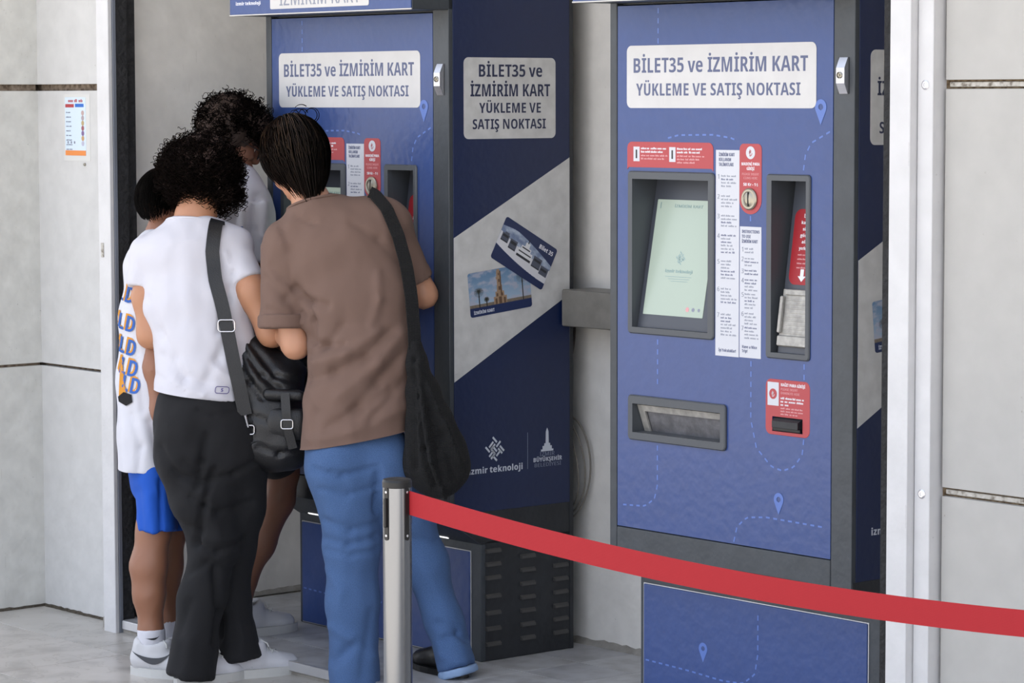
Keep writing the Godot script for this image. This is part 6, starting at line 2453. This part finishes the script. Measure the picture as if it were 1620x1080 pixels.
# ---- brown T-shirt and jeans
func person_brown():
	var d := BROWN
	var t := someone(d, "person with short brown hair, brown T-shirt and blue jeans, seen from behind")
	var hb := gaze(20, 24, -8)
	var ho := mm(d.joints[0])
	flesh_body(t, d, M.skin, ho, hb, 0.95, [[mm(d.joints[1]), Vector3(-0.2, 0.2, -1), Vector3.UP, true, 0.5, 0.92], [mm(d.joints[2]), Vector3(-0.5, 0.2, -1), Vector3.UP, false, 0.4, 0.92]])
	var sh := garment(t, "t_shirt", d, "shirt", M.brown_cotton, 0.009, 0.034, 2, 0.004, 13)
	neckband(t, d.shirt[1], M.brown_cotton)
	garment(t, "sleeve_cuff", d, "cuff", M.brown_cotton, 0.007, 0.01, 1)
	garment(t, "sleeve_cuff", d, "cuff2", M.brown_cotton, 0.007, 0.01, 1)
	garment(t, "jeans", d, "jeans", M.denim, 0.010, 0.035, 2, 0.004, 15)
	garment(t, "jeans_hem", d, "jeans_hem", M.denim_pale, 0.007, 0.01, 1)
	var hair := Flesh.new()
	var hl := []
	for r in [[0, 46, 22, 0, 44, -24, 82, 80, 80, 76], [0, 8, 44, 0, -40, 40, 74, 48, 54, 34], [0, -40, 42, 0, -66, 42, 50, 30, 32, 18], [-56, 4, 10, -58, -32, 16, 22, 36, 16, 24], [56, 4, 10, 58, -32, 16, 22, 36, 16, 24], [-50, 30, -40, -58, -6, -34, 22, 30, 14, 18], [50, 30, -40, 58, -6, -34, 22, 30, 14, 18]]:
		hl.append([ho + hb * mm(r, 0), ho + hb * mm(r, 3), hb * Vector3.RIGHT, r[6] * 0.001, r[7] * 0.001, r[8] * 0.001, r[9] * 0.001, 0])
	hair.add(hl, 0.008, 0.03)
	hair.relax(2)
	var hm := part(t, "hair", hair.mesh(), M.hair_brown)
	var g := RandomNumberGenerator.new()
	g.seed = 31
	var c := ho + hb * Vector3(0, 0.030, 0.012)
	part(hm, "locks", locks(g, c, hb, Vector3(0.095, 0.112, 0.114), 2200, 0.06, 0.0022, func(az): return 1.62 + 0.42 * clampf(sin(az), -0.6, 1.0), func(az): return 0.055 + 0.045 * clampf(sin(az), -1.0, 1.0)), M.hair_brown)
	part(hm, "light_locks", locks(g, c, hb, Vector3(0.0965, 0.1135, 0.1155), 190, 0.06, 0.002, func(az): return 1.5 + 0.4 * clampf(sin(az), -0.4, 1.0), func(az): return 0.02), M.hair_light)
	# loose hairs that stand up from the crown
	var lo := Strands.new()
	for q in [[-0.004, 0.146, 0.013, -0.6, 3.6], [0.010, 0.143, 0.019, -0.4, 3.4], [0.022, 0.150, 0.012, 0.2, 4.2], [0.048, 0.146, 0.019, -1.9, 2.6], [0.044, 0.146, 0.017, -1.6, 2.9], [0.016, 0.150, 0.024, 0.9, 2.4]]:
		var p := PackedVector3Array()
		for j in 24:
			var an: float = lerpf(q[3], q[4], j / 23.0)
			p.append(ho + Vector3(q[0] + cos(an) * q[2], q[1] + sin(an) * q[2] * 1.1, 0.01 + 0.006 * sin(an)))
		lo.strand(p, 0.0014, 0.0009, 4)
	part(hm, "loose_hairs", lo.mesh(), M.hair_brown)
	shoe(t, Vector3(-0.034, 0.0, 0.067), Vector3(-0.25, 0, -0.97), 0.25, 0.09, 2)
	shoe(t, Vector3(0.222, 0.0405, 0.020), Vector3(-0.62, 0, -0.78), 0.25, 0.09, 2)
	var b := thing("shoulder_bag", "black knitted slouchy bag hanging from the shoulder of the brown T-shirt", "bag", Vector3(d.at[0], d.at[1], d.at[2]), deg_to_rad(FACE))
	garment(b, "bag_body", d, "bag", M.knit_black, 0.008, 0.03, 2, 0.003, 17)
	var sp := points(d.strap)
	sp = drape(sp, sh, 0.008, 3)
	part(b, "strap", ribbon(sp, 0.036, 0.007, func(p, tg): return Vector3(0.25, 0.7 if p.y > 1.34 else 0.0, 1.0)), M.knit_black)

# ---- glasses and white T-shirt, standing behind the others
func person_glasses():
	var d := GLASSES
	var t := someone(d, "person with glasses and dark wavy hair in a white T-shirt, behind the others")
	var hb := gaze(-78, 24, 0)
	var ho := mm(d.joints[0])
	var bd := flesh_body(t, d, M.skin_dark, ho, hb, 0.98, [[mm(d.joints[1]), Vector3(0.4, 0.2, -0.6), Vector3.UP, false, 0.5, 0.95], [mm(d.joints[2]), Vector3(0.8, 0.2, -0.2), Vector3.UP, true, 0.5, 0.95]])
	var sh := garment(t, "t_shirt", d, "shirt", M.white_cotton_b, 0.010, 0.035, 2, 0.004, 23)
	for k in 2:
		var c := mm(d.badge[k])
		var s := Soup.new()
		var put := func(p: Vector3) -> Vector3: return Vector3(p.x, p.y, sh.z_at(p.x, p.y) + 0.002)
		var hx := 0.006
		var hy := 0.0085 if k == 0 else 0.011
		split(s, c + Vector3(-hx, -hy, 0), c + Vector3(hx, -hy, 0), c + Vector3(hx, hy, 0), put, 0.01)
		split(s, c + Vector3(-hx, -hy, 0), c + Vector3(hx, hy, 0), c + Vector3(-hx, hy, 0), put, 0.01)
		part(t, "printed_mark", s.mesh(), M.print_blue)
	garment(t, "shorts", d, "shorts", M.dark_shorts, 0.012, 0.035, 2, 0.003, 25)
	var hair := Flesh.new()
	var hl := []
	for r in [[0, 56, 30, 0, 60, -34, 88, 82, 82, 72], [0, 10, 50, 0, -30, 44, 78, 52, 60, 40], [-56, 20, 0, -62, -10, 10, 30, 44, 20, 26], [56, 20, 0, 62, -10, 10, 30, 44, 20, 26], [0, 78, -60, 0, 66, -84, 66, 36, 50, 26]]:
		hl.append([ho + hb * mm(r, 0), ho + hb * mm(r, 3), hb * Vector3.RIGHT, r[6] * 0.001, r[7] * 0.001, r[8] * 0.001, r[9] * 0.001, 0])
	hair.add(hl, 0.009, 0.03)
	hair.ripple(Vector3(36, 36, 36), 0.010, 9)
	var hm := part(t, "hair", hair.mesh(), M.hair_dark)
	var g := RandomNumberGenerator.new()
	g.seed = 41
	part(hm, "curls", curls(g, ho + hb * Vector3(0, 0.045, 0.0), hb, Vector3(0.092, 0.092, 0.108), 1300, Vector2(0.035, 0.075), Vector2(0.004, 0.008), 0.0016, 0.5, func(q): return q.y > -0.1 or (q.z > 0.1 and q.y > -0.8)), M.hair_dark)
	# glasses
	var gl := Node3D.new()
	gl.name = "glasses"
	t.add_child(gl, true)
	gl.position = ho
	gl.basis = hb
	for s in [-1.0, 1.0]:
		var pts := []
		for k in 19:
			var a := TAU * k / 18.0
			pts.append(Vector3(0.034 * s + cos(a) * 0.025, 0.002 + sin(a) * 0.020, -0.104 + abs(0.034 * s + cos(a) * 0.025) * 0.12))
		part(gl, "rim", tube(pts, [0.0028], 6), M.black)
		part(gl, "lens", plate(disc(0, 0, 0.0245, 18), 0.0012), M.lens, Vector3(0.034 * s, 0.002, -0.101))
		part(gl, "temple", tube([Vector3(0.060 * s, 0.006, -0.097), Vector3(0.074 * s, 0.010, -0.04), Vector3(0.077 * s, 0.012, 0.01), Vector3(0.074 * s, -0.006, 0.03)], [0.002], 6), M.black)
	part(gl, "bridge", tube([Vector3(-0.009, 0.006, -0.103), Vector3(0, 0.009, -0.105), Vector3(0.009, 0.006, -0.103)], [0.002], 6), M.black)
	shoe(t, Vector3(0.046, 0.0, 0.087), Vector3(0.82, 0, -0.57), 0.265, 0.100, 0)
	shoe(t, Vector3(-0.045, 0.0, -0.045), Vector3(0.9, 0, -0.3), 0.275, 0.100, 0)
	var sk := Flesh.new()
	var an := mm(d.body[d.body.size() - 4], 3)
	for q in [Vector3(0.006, 0, 0.120), Vector3(-0.10, 0, -0.02)]:
		var so := Flesh.new()
		so.add([[Vector3(q.x - 0.01, 0.07, q.z), Vector3(q.x - 0.014, 0.115, q.z), Vector3.RIGHT, 0.034, 0.036, 0.032, 0.034, 1]], 0.007, 0.01)
		so.relax(1)
		part(t, "sock", so.mesh(), M.sock)

# ---- the boy in blue shorts
func person_boy():
	var d := BOY
	var t := someone(d, "boy with cropped hair, printed white T-shirt and bright blue shorts, far left")
	var hb := gaze(-32, 12, 0)
	var ho := mm(d.joints[0])
	flesh_body(t, d, M.skin_tan, ho, hb, 0.90, [[mm(d.joints[1]), Vector3(0.22, -1, -0.15), Vector3(0.3, 0, 1), false, 0.45, 0.82], [mm(d.joints[2]), Vector3(0.6, 0.3, -0.5), Vector3.UP, true, 0.5, 0.82]])
	var sh := garment(t, "t_shirt", d, "shirt", M.white_cotton_b, 0.009, 0.035, 2, 0.003, 33)
	for k in 5:
		var c := mm(d.print[k])
		cloth_words(t, "back_print", sh, "LD", 0.049, c.x - 0.020, c.y + 0.005, -0.22, M.print_orange, 0.0010, 0.80)
		cloth_words(t, "back_print", sh, "LD", 0.046, c.x - 0.015, c.y, -0.22, M.print_blue, 0.0022, 0.80)
	var pc := mm(d.print[5])
	for k in 2:
		var s := Soup.new()
		var put := func(p: Vector3) -> Vector3: return Vector3(p.x, p.y, sh.z_at(p.x, p.y) + 0.0024 + 0.001 * k)
		var o: PackedVector2Array
		if k == 0:
			o = PackedVector2Array([Vector2(-0.022, -0.03), Vector2(0.006, -0.02), Vector2(-0.004, 0.03), Vector2(-0.008, 0.09), Vector2(-0.014, 0.09)])
		else:
			o = PackedVector2Array([Vector2(-0.024, -0.022), Vector2(-0.004, -0.006), Vector2(0.022, -0.012), Vector2(0.024, -0.034), Vector2(0.004, -0.046), Vector2(-0.022, -0.036)])
		var idx := Geometry2D.triangulate_polygon(o)
		for j in range(0, idx.size(), 3):
			split(s, pc + v3(o[idx[j]], 0), pc + v3(o[idx[j + 1]], 0), pc + v3(o[idx[j + 2]], 0), put, 0.008)
		part(t, "back_print", s.mesh(), M.print_orange if k == 0 else M.print_black)
	garment(t, "shorts", d, "shorts", M.blue_shorts, 0.009, 0.03, 2, 0.003, 35)
	var hair := Flesh.new()
	var hl := []
	for r in [[0, 46, 28, 0, 48, -30, 77, 77, 74, 70], [0, 0, 34, 0, -22, 30, 60, 36, 46, 24]]:
		hl.append([ho + hb * mm(r, 0) * 0.9, ho + hb * mm(r, 3) * 0.9, hb * Vector3.RIGHT, r[6] * 0.0009, r[7] * 0.0009, r[8] * 0.0009, r[9] * 0.0009, 0])
	hair.add(hl, 0.007, 0.03)
	hair.relax(1)
	var hm := part(t, "hair", hair.mesh(), M.hair_short)
	var g := RandomNumberGenerator.new()
	g.seed = 51
	part(hm, "cropped_hairs", locks(g, ho + hb * Vector3(0, 0.028, 0.006), hb, Vector3(0.077, 0.090, 0.094), 1300, 0.03, 0.0014, func(az): return 1.65 + 0.85 * clampf(sin(az), -0.4, 1.0), func(az): return 0.0), M.hair_short)
	for k in 2:
		var s2 := garment(t, "sock", d, "sock" if k == 0 else "sock2", M.sock, 0.006, 0.012, 1)
		if k == 0:
			part(t, "sock_tick", tick_mark(0.046, 0.08), M.print_black, Vector3(-0.022, 0.112, s2.z_at(0.0, 0.118) + 0.002))
	var s1 := shoe(t, Vector3(0.048, 0.0, 0.184), Vector3(0.95, 0, 0.30), 0.25, 0.100, 0, true)
	shoe(t, Vector3(0.095, 0.0, 0.047), Vector3(0.95, 0, 0.10), 0.25, 0.100, 0)
